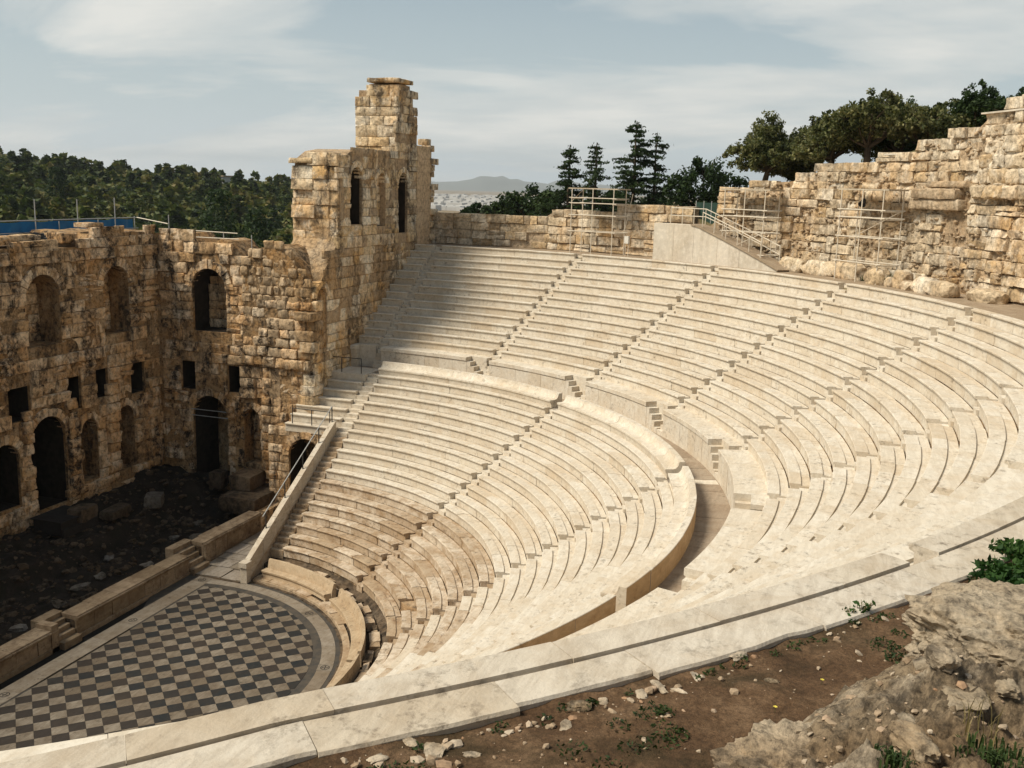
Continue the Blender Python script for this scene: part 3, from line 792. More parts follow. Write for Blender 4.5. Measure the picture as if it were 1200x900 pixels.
# ------------------------------------------------ stage facade (faces north)
YF, XW = -13.3, -20.9
st = thing('stage_wall', 'long ruined stone stage wall with two tiers of arches, on the left in shade', 'stage wall', (-14, YF, 1.2))
fr = Plane((XW, YF, 0), (1, 0, 0), (0, 1, 0))       # u = x - XW
def X(x): return x-XW
opsF = [dict(u=X(-11.33), w=2.5, v0=10.95, v1=14.85, arch=1, ring=.5, depth=1.5, nb=1),
        dict(u=X(-17.15), w=2.2, v0=10.9, v1=14.95, arch=1, ring=.5, depth=1.5, nb=1),
        dict(u=X(-5.5), w=2.5, v0=10.95, v1=14.9, arch=1, ring=.5, depth=1.5),
        dict(u=X(-9.3), w=1.5, v0=7.1, v1=8.95, depth=1.6), dict(u=X(-13.3), w=1.1, v0=6.95, v1=8.85, depth=2.0),
        dict(u=X(-15.6), w=1.0, v0=7.25, v1=8.95, depth=2.0), dict(u=X(-18.75), w=1.25, v0=6.95, v1=8.85, depth=2.0),
        dict(u=X(-8.0), w=2.0, v0=2.5, v1=6.1, arch=1, ring=.5, depth=2.2), dict(u=X(-11.15), w=2.6, v0=1.75, v1=7.0, arch=1, ring=.45, depth=5.0),
        dict(u=X(-14.3), w=1.4, v0=2.5, v1=6.2, arch=1, ring=.4, depth=1.5), dict(u=X(-17.4), w=1.7, v0=2.35, v1=6.4, arch=1, ring=.4, depth=1.5, nb=1)]
topF = [(0, 17.0), (1.6, 17.05), (2.5, 17.0), (5.2, 17.2), (5.5, 16.35), (7.6, 16.3), (9.5, 16.4), (12.5, 16.45), (14, 16.6), (22, 16.4), (42, 16.5)]
random.seed(21)
out = [(0, .6), (42, .6)]+[(u, lerp(topF, u)-.12+random.uniform(-.08, .05)) for u in np.arange(42, -.01, -1.05)]
core(st, fr, out, opsF, 4.6, M['stage_core'])
hs = [.66, .7]+courses(15.3, .58, .82)
big = lambda u: lerp(topF, u)+.12
# projecting pier strips between the openings give the facing its relief
piers = [(X(-19.9), .8), (X(-16.2), .9), (X(-12.9), .8), (X(-9.55), .55), (X(-6.6), .8)]
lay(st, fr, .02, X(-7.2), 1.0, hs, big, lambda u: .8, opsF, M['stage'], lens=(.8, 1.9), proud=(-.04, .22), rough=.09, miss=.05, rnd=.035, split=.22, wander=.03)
for o in opsF:
    if o.get('arch') and o['u'] < X(-6.5): voussoirs(st, fr, o, M['stage'], n1=.12)
    if o.get('nb'): niche_back(st, fr, o, M['stage'])
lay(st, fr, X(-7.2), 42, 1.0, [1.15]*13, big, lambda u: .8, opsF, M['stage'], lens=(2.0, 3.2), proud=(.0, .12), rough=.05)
for (u, w) in piers:
    v = 2.0
    while v < 7.4:
        h = random.uniform(.5, .7)
        if random.random() > .12: put_stone(st, fr, u-w/2+random.uniform(-.05, .05), u+w/2+random.uniform(-.05, .05), v+.01, v+h-.01, .0, random.uniform(.28, .42), M['stage'], .05, 'pier_stone', rnd=.07)
        v += h
for (ua, ub, va, vb, pr_) in ((.1, 13.5, 2.0, 2.42, .45), (.2, 13.4, 10.35, 10.62, .22)):
    u = ua
    while u < ub:
        L = random.uniform(.7, 1.6)
        skip = any(abs(u+L/2-o['u']) < o['w']/2+.2 and o['v0'] < vb-.05 for o in opsF)
        if random.random() > .25 and not skip: put_stone(st, fr, u, min(u+L, ub)-.03, va, vb, .0, pr_*random.uniform(.6, 1.1), M['stage'], .05, 'ledge_stone', rnd=.06)
        u += L
# courses left standing on the wall head
for (ua, ub, va, vb) in ((6.3, 7.6, 16.4, 17.0), (4.2, 5.5, 17.2, 17.5), (9.0, 12.2, 16.5, 16.95)):
    put_stone(st, fr, ua, ub, va, vb, -1.3, -.25, M['stage'], .05, 'coping_stone', m=4, rnd=.09)
flush(st)
# terrace on top of the wall with cables, scaffold and blue sheeting
wt = mesh('wall_terrace', *(lambda b: (b.v, b.f))(MB().box((XW+1.5, YF-7.6, 15.6), (20, YF-.7, 16.38))), M['track'], kind='structure')
t = thing('cable_coil', 'heap of black cables on the stage wall terrace in front of the blue sheeting', 'cable', (-13.4, -16.2, 16.4))
for k in range(9):
    pts = []; r = random.uniform(.35, .95); ph = random.random()*6
    for q in range(15):
        a = ph+2*pi*q/14; pts.append((-13.4+r*1.35*math.cos(a)+random.uniform(-.06, .06), -16.0+r*.6*math.sin(a), 16.45+.06*k*.8+random.uniform(0, .05)))
    MB().tube(pts, .055, 5).build('loop', M['black'], t)
def boulder(lab, c, s, mat, name='boulder', group=None, cat='boulder', sub=3, amp=.22, rot=0.0, freq=1.5, fine=0.0):
    import bmesh
    bm = bmesh.new(); bmesh.ops.create_icosphere(bm, subdivisions=sub, radius=1)
    sd = random.random()*200; V = []
    ca, sa = math.cos(rot), math.sin(rot)
    for v in bm.verts:
        p = v.co.copy()
        q = Vector((max(-.80, min(.80, p.x)), max(-.80, min(.80, p.y)), max(-.78, min(.78, p.z))))*1.18
        k = 1+amp*mnoise.fractal(p*freq+Vector((sd, sd, 0)), 1.0, 2.0, 4)+amp*.4*mnoise.noise(p*5+Vector((sd, 0, 0)))
        if fine: k += fine*(mnoise.fractal(p*9+Vector((sd, 3, 0)), .8, 2.0, 5)-.4*abs(mnoise.noise(p*16)))
        q = q*k; x, y, z = q.x*s[0], q.y*s[1], q.z*s[2]
        V.append((c[0]+x*ca-y*sa, c[1]+x*sa+y*ca, c[2]+z))
    Fc = [tuple(l.index for l in f.verts) for f in bm.faces]; bm.free()
    o = mesh(name, V, Fc, mat, smooth=True, angle=40)
    return tag(o, lab, cat, group)
boulder('pale lump of stone lying on the stage wall terrace beside the cables', (-12.2, -15.2, 16.55), (.9, .7, .35), M['tower'])
t = thing('tarpaulin_fence', 'bright blue sheeting stretched on scaffold tubes behind the stage wall top', 'fence', (-20, -21, 16.1))
xsf = np.linspace(-29.2, -8, 24)
v = []; f = []
for i, x in enumerate(np.linspace(-28.4, -8, 60)):
    for z in (16.0, 16.6, 17.2): v.append((x, -21+.10*math.sin(x*3.1+z)+.06*math.sin(x*7.7), z+(.03*math.sin(x*2.3) if z > 17 else 0)))
for i in range(59):
    for j in range(2): f.append((i*3+j, (i+1)*3+j, (i+1)*3+j+1, i*3+j+1))
mesh('sheet', v, f, M['blue'], t, smooth=True)
for x, h in ((-19.0, 2.6), (-22.7, 2.6), (-26.3, 2.7), (-15.5, 1.2), (-24.6, 1.3), (-28.3, 1.4), (-21, 1.2)):
    MB().tube([(x, -20.8, 15.9), (x, -20.8, 16+h)], .04, 6).build('pole', M['grey_metal'], t)
for z in (16.55, 17.3): MB().tube([(-28.6, -20.75, z), (-8, -20.75, z)], .032, 6).build('rail', M['grey_metal'], t)
t = thing('guard_rail', 'pale guard rail on the wall head left of the broken corner', 'handrail', (-20.9, -11.6, 16.6))
for (p, q) in (((-24.5, -17.5, 17.5), (-21.3, -12.6, 17.35)), ((-21.4, -10.9, 17.0), (-21.4, -7.6, 16.95)), ((-21.4, -10.6, 16.6), (-21.4, -7.5, 16.6))): MB().tube([p, q], .03, 6).build('rail', M['white_metal'], t)
for y, zz in ((-12.6, 17.9), (-8.6, 17.0), (-6.6, 16.9)): MB().tube([(-21.4, y, 15.8), (-21.4, y, zz)], .03, 6).build('post', M['grey_metal'], t)

# ------------------------------------------------ west wing wall (faces east)
random.seed(33)
ww = thing('wing_wall', 'stone side wall at right angles to the stage wall, with one tall arch above a dark doorway', 'stage wall', (XW, -9, 1.2))
fw_ = Plane((XW, YF, 0), (0, 1, 0), (1, 0, 0))        # u = y - YF
def Y(y): return y-YF
opsW = [dict(u=Y(-9.4), w=2.45, v0=10.8, v1=14.75, arch=1, ring=.55, depth=1.7, nb=1),
        dict(u=Y(-11.15), w=1.05, v0=7.0, v1=8.8, depth=2.2), dict(u=Y(-7.75), w=.95, v0=7.05, v1=8.75, depth=2.2), dict(u=Y(-5.2), w=.55, v0=7.5, v1=8.75, depth=1.8),
        dict(u=Y(-9.55), w=2.6, v0=1.0, v1=6.7, arch=1, ring=.5, depth=5), dict(u=Y(-6.5), w=1.2, v0=2.6, v1=6.15, arch=1, ring=.4, depth=1.1, nb=1)]
topW = [(0, 16.9), (2.6, 17.0), (2.9, 16.4), (4.6, 16.4), (4.75, 16.75), (5.5, 16.6), (5.7, 16.2), (6.1, 15.9), (6.4, 15.3), (6.9, 14.9), (7.9, 14.6), (9.2, 14.8)]
out = [(0, .6), (9.0, .6)]+[(u, lerp(topW, u)-.15) for u in np.arange(9.0, -.01, -.6)]
core(ww, fw_, out, opsW, 2.6, M['stage_core'])
lay(ww, fw_, .3, 9.0, 1.0, courses(16.2, .5, .74), lambda u: lerp(topW, u)+.1, lambda u: .8, opsW, M['stage'], lens=(.6, 1.5), proud=(-.02, .18), rough=.07, miss=.03, rnd=.032, split=.15, wander=.03)
for o in opsW:
    if o.get('arch'): voussoirs(ww, fw_, o, M['stage'], n1=.12)
    if o.get('nb'): niche_back(ww, fw_, o, M['stage'])
v = 1.2
while v < 9.6:                                       # corner pier toward the seats, stepping back as it rises
    h = random.uniform(.5, .66)
    for (a, b) in ((7.75, 8.42), (8.44, 9.15)):
        put_stone(ww, fw_, a, b, v+.01, v+h-.01, -.1, random.uniform(.35, .55) if v < 6.9 else random.uniform(.15, .35), M['stage'], .05, 'pier_stone', rnd=.06)
    v += h
flush(ww)
# broken stepped masonry that joins the wing to the tower wall
random.seed(35)
rb = thing('ruined_wall', 'broken stepped lump of dark weathered blocks between the arch wall and the tower wall', 'ruin', (-21.6, -4.2, 7))
frb = Plane((-20.5, -6.7, 0), (0, 1, 0), (1, 0, 0))
topR = [(0, 14.9), (.6, 16.1), (1.9, 16.5), (2.6, 16.45), (3.2, 15.9), (3.8, 15.2), (4.3, 14.4), (4.8, 13.6)]
core(rb, frb, [(-.2, 9.1), (4.75, 9.1)]+[(u, lerp(topR, u)-.1) for u in np.arange(4.75, -.21, -.5)], [], 2.7, M['stage_core'])
lay(rb, frb, -.1, 4.7, 12.9, courses(3.6, .42, .6), lambda u: lerp(topR, u)+.1, lambda u: 0, [], M['tower_core'], lens=(.35, .8), proud=(-.05, .12), rough=.07, rnd=.07)
v = 9.0
while v < 13.0:                                      # each course further out as it goes down
    h = random.uniform(.5, .68); n1 = .12+(13.0-v)*.07
    u = -.05
    while u < 4.6:
        L = random.uniform(.6, 1.1)
        if random.random() > .08: put_stone(rb, frb, u+.01, min(u+L, 4.75)-.01, v+.01, v+h-.01, -.1, n1*random.uniform(.5, 1.25)*min(1, .25+u*.35), random.choice([M['stage'], M['stage'], M['tower_core']]), .06, rnd=.08)
        u += L
    v += h
frc = Plane((-20.5, -4.25, 0), (0, 1, 0), (1, 0, 0))
core(rb, frc, [(0, 4.5), (2.3, 4.5), (2.3, 9.15), (0, 9.15)], [], 1.5, M['stage_core'], 'lower_core')
lay(rb, frc, .0, 2.3, 5.6, courses(3.4, .5, .66), lambda u: 9.3, lambda u: 0, [], M['stage'], lens=(.5, 1.0), proud=(-.02, .15), rough=.07, rnd=.04)
flush(rb)

# ------------------------------------------------ great side wall with the tower (north face along the seats)
random.seed(44)
tw = thing('tower_wall', 'tall sunlit tower wall with three narrow arches and a high broken turret', 'tower', (-28, -3.4, 9))
fn = Plane((-20.6, YW, 0), (-1, 0, 0), (0, 1, 0))    # u = -20.6 - x : along the wall away from the camera
def UN(x): return -20.6-x
opsN = [dict(u=UN(-26.0), w=1.6, v0=17.6, v1=21.2, arch=1, ring=.35, depth=2.2), dict(u=UN(-29.55), w=1.35, v0=17.4, v1=20.9, arch=1, ring=.35, depth=.5, nb=1),
        dict(u=UN(-33.0), w=1.5, v0=16.85, v1=21.0, arch=1, ring=.35, depth=2.4), dict(u=UN(-21.5), w=1.25, v0=10.2, v1=14.0, arch=1, ring=.35, depth=2.6)]
topN = [(0, 12.4), (.5, 13.6), (1.2, 15.0), (2.2, 15.9), (3.2, 16.9), (3.3, 21.6), (4.6, 22.2), (6.2, 22.4), (8.0, 22.3), (11.8, 22.4), (11.9, 26.6), (13.9, 26.6), (14.1, 24.9), (14.75, 24.6), (14.8, 22)]
out = [(0, 5.5), (14.7, 5.5)]+[(u, lerp(topN, u)-.12) for u in (14.7, 14.3, 14.05, 13.9, 12.9, 11.95, 11.75, 11.0, 10, 9, 8, 7, 6.2, 5.4, 4.6, 3.9, 3.35, 3.15, 2.7, 2.2, 1.7, 1.2, .8, .5, .2, 0)]
core(tw, fn, out, opsN, 3.15, M['tower_core'])
botN = lambda u: 8.6+max(0, u-3.7)*.64-1.0 if u > 3.7 else 5.6
matsT = [M['tower'], M['tower'], M['tower'], M['tower_core']]
lay(tw, fn, .1, 14.7, 5.8, courses(21.3, .5, .78), lambda u: lerp(topN, u)+.08, botN, opsN, M['tower'], lens=(.7, 1.9), proud=(.0, .11), rough=.05, miss=.025, rnd=.03, mats=matsT, split=.15, wander=.02)
v = 6.0
while v < 13.2:                                      # ragged corner stones where the wall has lost its return
    h = random.uniform(.5, .75)
    put_stone(tw, fn, random.uniform(-.75, -.1), random.uniform(.35, .8), v+.01, v+h-.01, -random.uniform(.6, 1.1), random.uniform(.05, .3), random.choice(matsT), .06, 'corner_stone', rnd=.05)
    v += h
for o in opsN: voussoirs(tw, fn, o, M['tower'], n1=.1)
niche_back(tw, fn, opsN[1], M['tower'])
flush(tw)
# east end of the wall and east face of the turret
random.seed(46)
te = tw
fe = Plane((-23.84, -5.15, 0), (0, 1, 0), (1, 0, 0))
topE = [(0, 21.0), (.3, 21.35), (1.1, 21.5), (1.6, 21.75), (2.4, 22.05), (3.25, 22.1)]
lay(te, fe, 0, 3.22, 16.3, courses(5.8, .62, .95), lambda u: lerp(topE, u)+.12, lambda u: 0, [], M['tower'], lens=(.9, 1.9), proud=(.06, .26), rough=.06, miss=.0, rnd=.03, back=-.35, split=.12, name='end_stone')
for (a, b, va, vb) in ((-.25, .9, 15.75, 16.3), (.9, 2.0, 15.85, 16.35), (2.0, 3.4, 15.8, 16.32)):
    put_stone(te, fe, a, b, va, vb, -.4, random.uniform(.3, .7), M['tower_core'], .09, rnd=.12)
put_stone(te, fe, -.12, 1.5, 21.30, 21.62, -.5, .28, M['tower'], .05, 'coping_stone', rnd=.05)
ft = Plane((-32.32, -5.2, 0), (0, 1, 0), (1, 0, 0))
topT = [(0, 25.6), (.62, 25.9), (.72, 26.3), (1.05, 26.5), (1.1, 26.7), (3.3, 26.7)]
lay(te, ft, 0, 3.28, 21.9, courses(5.6, .55, .85), lambda u: lerp(topT, u)+.12, lambda u: 0, [], M['tower'], lens=(.8, 1.9), proud=(.05, .14), rough=.04, miss=.0, rnd=.025, back=-.35, split=.1, name='turret_stone')
put_stone(te, ft, .95, 3.45, 26.95, 27.25, -2.0, .22, M['tower'], .04, 'cornice_stone', m=5, rnd=.07)
flush(te)
t = tw
MB().box((-34.6, -5.18, 21.2), (-32.6, YW-.14, 25.3)).box((-34.4, -4.3, 25.2), (-32.62, YW-.16, 26.9)).build('turret_core', M['tower_core'], t)
# restored plain block with toothed stones at the west end
random.seed(48)
t = thing('restored_buttress', 'smooth tan restored buttress with toothed projecting blocks at the far end of the tower', 'buttress', (-37, -3.2, 17))
fr_ = Plane((-35.3, YW+.05, 0), (-1, 0, 0), (0, 1, 0))
mb = MB().box((-38.2, -4.5, 14.5), (-35.32, YW-.1, 22.9)); mb.build('core', M['smooth_wall'], t)
v = 15.5
while v < 22.8:
    h = min(.93, 23.0-v)
    mesh('stone', *stone_geo(fr_, .0, 2.3, v+.004, v+h-.004, -.14, .03, .003, 2, .012), M['smooth_wall'], t)
    v += .93
for k, v in enumerate(np.arange(15.7, 23.2, .46)):
    x1 = 3.75 if k % 4 in (0, 1) and v < 22.6 else 2.95
    put_stone(t, fr_, 2.32, x1, v+.01, v+.45, -1.0 if k % 4 in (0, 1) else -.7, .08 if k % 2 else -.22, M['tower'], .01, rnd=.02)

# ------------------------------------------------ vaulted parodos below the side rows (faces east)
random.seed(50)
t = thing('vaulted_passage', 'dark vaulted entrance arch under the pale side rows, beside the ramp coping', 'arch', (-18.9, -1.6, .8))
fv = Plane((-18.9, -4.3, 0), (0, 1, 0), (1, 0, 0))
ov = [dict(u=2.75, w=2.3, v0=.9, v1=5.2, arch=1, ring=.42, depth=5.5)]
core(t, fv, [(.2, .4), (4.6, .4), (4.6, 5.62), (.2, 5.62)], ov, 2.0, M['stage_core'])
lay(t, fv, .2, 4.6, .8, courses(4.6, .5, .62), lambda u: 5.8, lambda u: .4, ov, M['stage'], lens=(.5, 1.0), proud=(.0, .08), rough=.03)
voussoirs(t, fv, ov[0], M['stage'], n1=.1); flush(t)

# ------------------------------------------------ stage front (low marble wall) with two little stairs
random.seed(52)
t = thing('stage_front', 'low panelled marble stage front with worn coping, along the straight side of the chequered floor', 'wall', (-8, -3.0, -.1))
def seg(xa, xb, yf, zt, dark=False):
    MB().box((xb, yf-.75, -.5), (xa, yf-.10, zt-.24)).build('core', M['dark_rubble'], t)
    n = max(1, round((xa-xb)/1.15))
    for j in range(n):
        p, q = xb+(xa-xb)*j/n, xb+(xa-xb)*(j+1)/n; o = random.uniform(-.015, .015)
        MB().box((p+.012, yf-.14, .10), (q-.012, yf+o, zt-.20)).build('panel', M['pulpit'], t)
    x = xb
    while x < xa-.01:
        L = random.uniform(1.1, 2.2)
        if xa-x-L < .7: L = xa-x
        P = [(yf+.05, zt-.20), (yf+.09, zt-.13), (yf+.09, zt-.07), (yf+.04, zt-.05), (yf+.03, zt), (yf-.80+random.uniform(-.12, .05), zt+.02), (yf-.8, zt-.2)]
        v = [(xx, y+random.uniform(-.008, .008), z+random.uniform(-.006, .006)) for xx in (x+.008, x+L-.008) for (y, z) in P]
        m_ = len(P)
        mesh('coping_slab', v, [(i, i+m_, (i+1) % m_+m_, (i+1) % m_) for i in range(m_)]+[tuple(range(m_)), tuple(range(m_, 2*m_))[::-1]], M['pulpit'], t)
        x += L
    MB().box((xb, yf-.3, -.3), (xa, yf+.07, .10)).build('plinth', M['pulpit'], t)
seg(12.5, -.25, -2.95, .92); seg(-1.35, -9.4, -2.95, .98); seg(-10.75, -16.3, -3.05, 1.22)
MB().box((-20.6, -3.9, -.3), (-16.35, -3.15, 1.05)).build('rough_end', M['stage'], t)
for (xa, xb, zt) in ((-.25, -1.35, .95), (-9.4, -10.75, 1.15)):
    for j in range(4):
        MB().box((xb+.02, -4.0, -.3), (xa-.02, -2.75-.26*j+(.1 if j == 0 else 0), zt*(j+1)/4.6)).build('step', M['pulpit'], t)
    MB().box((xb-.12, -4.3, .3), (xa+.12, -3.8, zt+.1)).build('rear_slab', M['pulpit'], t)
for x in (-10.98, -.02): MB().box((x-.2, -3.7, -.2), (x+.2, -2.88, 1.14)).build('end_post', M['pulpit'], t)
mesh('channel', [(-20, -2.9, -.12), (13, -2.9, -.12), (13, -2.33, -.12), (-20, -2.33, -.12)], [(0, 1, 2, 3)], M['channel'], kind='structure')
# stone paved passage between stage front and seats
t = mesh('passage_paving', *(lambda b: (b.v, b.f))(MB().box((-20.8, -3.0, -.6), (-9.3, .2, .0))), M['dark_rubble'], kind='structure')
x = -20.6
while x < -9.7:
    L = random.uniform(.7, 1.5); y = -2.9
    while y < .1:
        D = random.uniform(.6, 1.1); z = .03+max(0, (-10.5-x))*.03
        if random.random() > .08:
            mb = MB().box((x+.015, y+.015, -.1), (x+L-.015, min(y+D, .18)-.015, z+random.uniform(-.02, .03)))
            mesh('paving_slab', np.array(mb.v)+np.pad(RNG.uniform(-.02, .02, (8, 2)), ((0, 0), (0, 1))), mb.f, M['paving'], t)
        y += D
    x += L

# ------------------------------------------------ dug-out stage pit with rubble
def hp(x, y):
    z = .15+.25*fbm(x*.5, y*.5, 3)+.12*fbm(x*1.9, y*1.9, 8)
    if y < -8.6: z += min(1.0, (-8.6-y)/.7)*(.75+.3*fbm(x*.8, 1.5))
    if y < -11.6: z += min(1, (-11.6-y)/.6)*.45
    if x < -17.5: z += min(1, (-17.5-x)/.8)*.5
    return z
xsg, ysg = np.arange(-21.2, 14, .3), np.arange(-13.6, -3.5, .25)
v = [(x, y, hp(x, y)) for y in ysg for x in xsg]; nx = len(xsg)
f = [(j*nx+i, j*nx+i+1, (j+1)*nx+i+1, (j+1)*nx+i) for j in range(len(ysg)-1) for i in range(nx-1)]
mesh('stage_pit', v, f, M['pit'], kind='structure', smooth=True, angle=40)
random.seed(55)
mbs = MB()
import bmesh as _bm
_b = _bm.new(); _bm.ops.create_icosphere(_b, subdivisions=1, radius=1)
ICO_V = np.array([v.co[:] for v in _b.verts]); ICO_F = [tuple(l.index for l in f.verts) for f in _b.faces]; _b.free()
def pebble(mb, c, s, rs=.25):
    v = ICO_V*np.array([s*random.uniform(.7, 1.4), s*random.uniform(.7, 1.3), s*random.uniform(.4, .8)])*(1+RNG.uniform(-rs, rs, (len(ICO_V), 1)))
    a = random.random()*6.3; R = np.array([[math.cos(a), -math.sin(a), 0], [math.sin(a), math.cos(a), 0], [0, 0, 1]])
    b_ = random.uniform(-.5, .5); R2 = np.array([[1, 0, 0], [0, math.cos(b_), -math.sin(b_)], [0, math.sin(b_), math.cos(b_)]])
    mb.add((v@R.T@R2.T)+np.array(c), ICO_F)
for _ in range(1700):
    x, y = random.uniform(-20.5, 4), random.uniform(-13, -4.1); pebble(mbs, (x, y, hp(x, y)+.02), .04+.22*random.random()**2.5, .35)
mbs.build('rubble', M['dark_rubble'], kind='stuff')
for (lab, x, y, s_) in (('largest flat pale stone in the dark pit, behind the middle of the stage front', -3.2, -5.6, .58), ('broad grey slab of stone in the middle of the dark pit', -5.4, -6.4, .62),
        ('rounded pale stone touching the broad grey slab in the pit', -6.6, -6.2, .42), ('pale stone in the pit just before the far stairs of the stage front', -8.9, -5.2, .46),
        ('long pale stone in the pit behind the far stretch of stage front', -13.4, -5.4, .62), ('small pale stone beside the long stone at the far end of the pit', -12.9, -6.5, .36),
        ('pale stone in the dark pit behind the near stage front stairs', -.7, -5.6, .5), ('flat stone against the back of the stage front coping', -4.6, -4.6, .42),
        ('brownish stone in the pit right below the boarded platform', -9.4, -8.0, .5), ('low stone lying in front of the broad dark pedestal', -15.6, -6.9, .45)):
    boulder(lab, (x, y, hp(x, y)+.08), (s_*.75, s_*random.uniform(.4, .6), s_*random.uniform(.24, .36)), M['pit_stone'], 'loose_stone', 'loose stones in the stage pit', 'stone', 2, .5, random.random()*6, 1.5)
# heavier blocks on the ledge below the facade
random.seed(57)
def ashlar_block(lab, x, y, z, sx, sy, sz, rot=0.0, mat=None, name='stone_block', group=None):
    f_ = Plane((x, y, z), (math.cos(rot), math.sin(rot), 0), (-math.sin(rot), math.cos(rot), 0))
    V, Fc = stone_geo(f_, -sx/2, sx/2, 0, sz, -sy/2, sy/2, .03, 3, .05)
    V2 = [f_.pos(-sx/2, 0, -sy/2)]
    n = len(V)
    per = list(range(n-1, -1, -1))
    k = (len(Fc) and 0)
    o = mesh(name, V, Fc, mat or M['stage'], smooth=True, angle=50)
    # close the back with a lid
    return tag(o, lab, 'stone block', group)
def closed_block(lab, x, y, z, sx, sy, sz, rot, mat, name='stone_block', group=None):
    """rough squared block closed on all sides"""
    n = 4; V = []; idx = {}; Fc = []
    ca, sa = math.cos(rot), math.sin(rot); e = .05
    def P(i, j, k):
        key = (i, j, k)
        if key not in idx:
            q = [(-1+2*i/n), (-1+2*j/n), (-1+2*k/n)]
            ed = sum(1 for c in (i, j, k) if c in (0, n))
            sh = 1-(.02 if ed == 1 else .05 if ed == 2 else .11)
            x_, y_, z_ = q[0]*sx/2*sh, q[1]*sy/2*sh, q[2]*sz/2*sh
            x_ += random.uniform(-1, 1)*.025; y_ += random.uniform(-1, 1)*.025; z_ += random.uniform(-1, 1)*.02
            idx[key] = len(V); V.append((x+x_*ca-y_*sa, y+x_*sa+y_*ca, z+sz/2+z_))
        return idx[key]
    for a in range(n):
        for b in range(n):
            Fc += [(P(a, b, 0), P(a, b+1, 0), P(a+1, b+1, 0), P(a+1, b, 0)), (P(a, b, n), P(a+1, b, n), P(a+1, b+1, n), P(a, b+1, n)),
                   (P(a, 0, b), P(a+1, 0, b), P(a+1, 0, b+1), P(a, 0, b+1)), (P(a, n, b), P(a, n, b+1), P(a+1, n, b+1), P(a+1, n, b)),
                   (P(0, a, b), P(0, a, b+1), P(0, a+1, b+1), P(0, a+1, b)), (P(n, a, b), P(n, a+1, b), P(n, a+1, b+1), P(n, a, b+1))]
    o = mesh(name, V, Fc, mat, smooth=True, angle=45)
    return tag(o, lab, 'stone block', group)
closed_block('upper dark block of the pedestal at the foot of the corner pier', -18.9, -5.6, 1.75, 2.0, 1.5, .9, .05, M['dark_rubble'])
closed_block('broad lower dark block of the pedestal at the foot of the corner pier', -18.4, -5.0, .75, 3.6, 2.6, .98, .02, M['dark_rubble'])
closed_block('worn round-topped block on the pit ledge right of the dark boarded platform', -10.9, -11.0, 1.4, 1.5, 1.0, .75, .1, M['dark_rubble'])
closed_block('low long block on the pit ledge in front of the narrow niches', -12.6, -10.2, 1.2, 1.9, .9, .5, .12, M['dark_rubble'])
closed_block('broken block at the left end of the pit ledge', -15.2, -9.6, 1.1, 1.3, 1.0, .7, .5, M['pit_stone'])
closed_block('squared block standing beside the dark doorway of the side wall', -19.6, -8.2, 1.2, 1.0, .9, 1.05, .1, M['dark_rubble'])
t = thing('boarded_platform', 'dark boarded platform below the tall arched doorway of the stage wall', 'platform', (-9.6, -11.6, 1.1))
for j in range(6): MB().box((-11.4+.42*j, -12.7, 1.78), (-11.0+.42*j, -10.6, 1.86)).build('board', M['dark_wood'], t)
MB().box((-11.3, -12.6, 1.05), (-9.0, -10.75, 1.77)).build('frame', M['dark_wood'], t)
MB().box((-11.5, -10.60, 1.0), (-8.9, -10.48, 1.45)).build('front_beam', M['dark_wood'], t)

t = thing('guard_rail', 'thin pale double rail across the top of the tall dark doorway in the side wall', 'handrail', (XW+.2, -9.55, 5.5))
for z in (5.35, 5.75): MB().tube([(XW+.12, -10.9, z), (XW+.12, -8.2, z)], .025, 5).build('rail', M['grey_metal'], t)
# ================================================================== HIGH RETAINING WALL BEHIND THE SEATS
RW = 38.6
random.seed(61)
lw = thing('retaining_wall', 'low retaining wall of big pale blocks behind the top row, left of the concrete ramp', 'wall', pol(RW, 165, 15.9))
fl_ = Cyl(RW, 184.4)
def UA(fr_c, a): return R_(fr_c.a0-a)*RW
topL = [(0, 17.9), (UA(fl_, 169.6), 18.0), (UA(fl_, 169.5), 18.55), (UA(fl_, 160.4), 18.65), (UA(fl_, 160.3), 19.25), (UA(fl_, 151.8), 19.4)]
def strip_core(t, fr_c, u0, u1, v0, top, thick, mat, du=.5, drop=.12, n=-.04):
    mb = MB(); us = list(np.arange(u0, u1, du))+[u1]; V = []; m_ = len(us)
    for u in us:
        zt = top(u)-drop
        V += [fr_c.pos(u, v0, n), fr_c.pos(u, zt, n), fr_c.pos(u, zt+.05, n-thick), fr_c.pos(u, v0, n-thick)]
    Fc = []
    for i in range(m_-1):
        for k in range(4): Fc.append((i*4+k, (i+1)*4+k, (i+1)*4+(k+1) % 4, i*4+(k+1) % 4))
    Fc += [(3, 2, 1, 0), tuple((m_-1)*4+k for k in range(4))]
    mesh('core', V, Fc, mat, t)
strip_core(lw, fl_, 0, UA(fl_, 151.8), 15.2, lambda u: lerp(topL, u), 1.3, M['wall_core'])
lay(lw, fl_, 0, UA(fl_, 151.8), 15.9, [.5, .62, .58, .62, .55, .55], lambda u: lerp(topL, u)+.14, lambda u: 0, [], M['wall'], lens=(.75, 1.8), proud=(.0, .14), rough=.08, miss=.02, rnd=.035, back=-.5, split=.18, wander=.03)
flush(lw)
random.seed(62)
hw = thing('retaining_wall', 'high irregular retaining wall of pale and orange blocks climbing to the right', 'wall', pol(RW, 130, 15.9))
fh = Cyl(RW, 148.9)
def UH(a): return R_(fh.a0-a)*RW
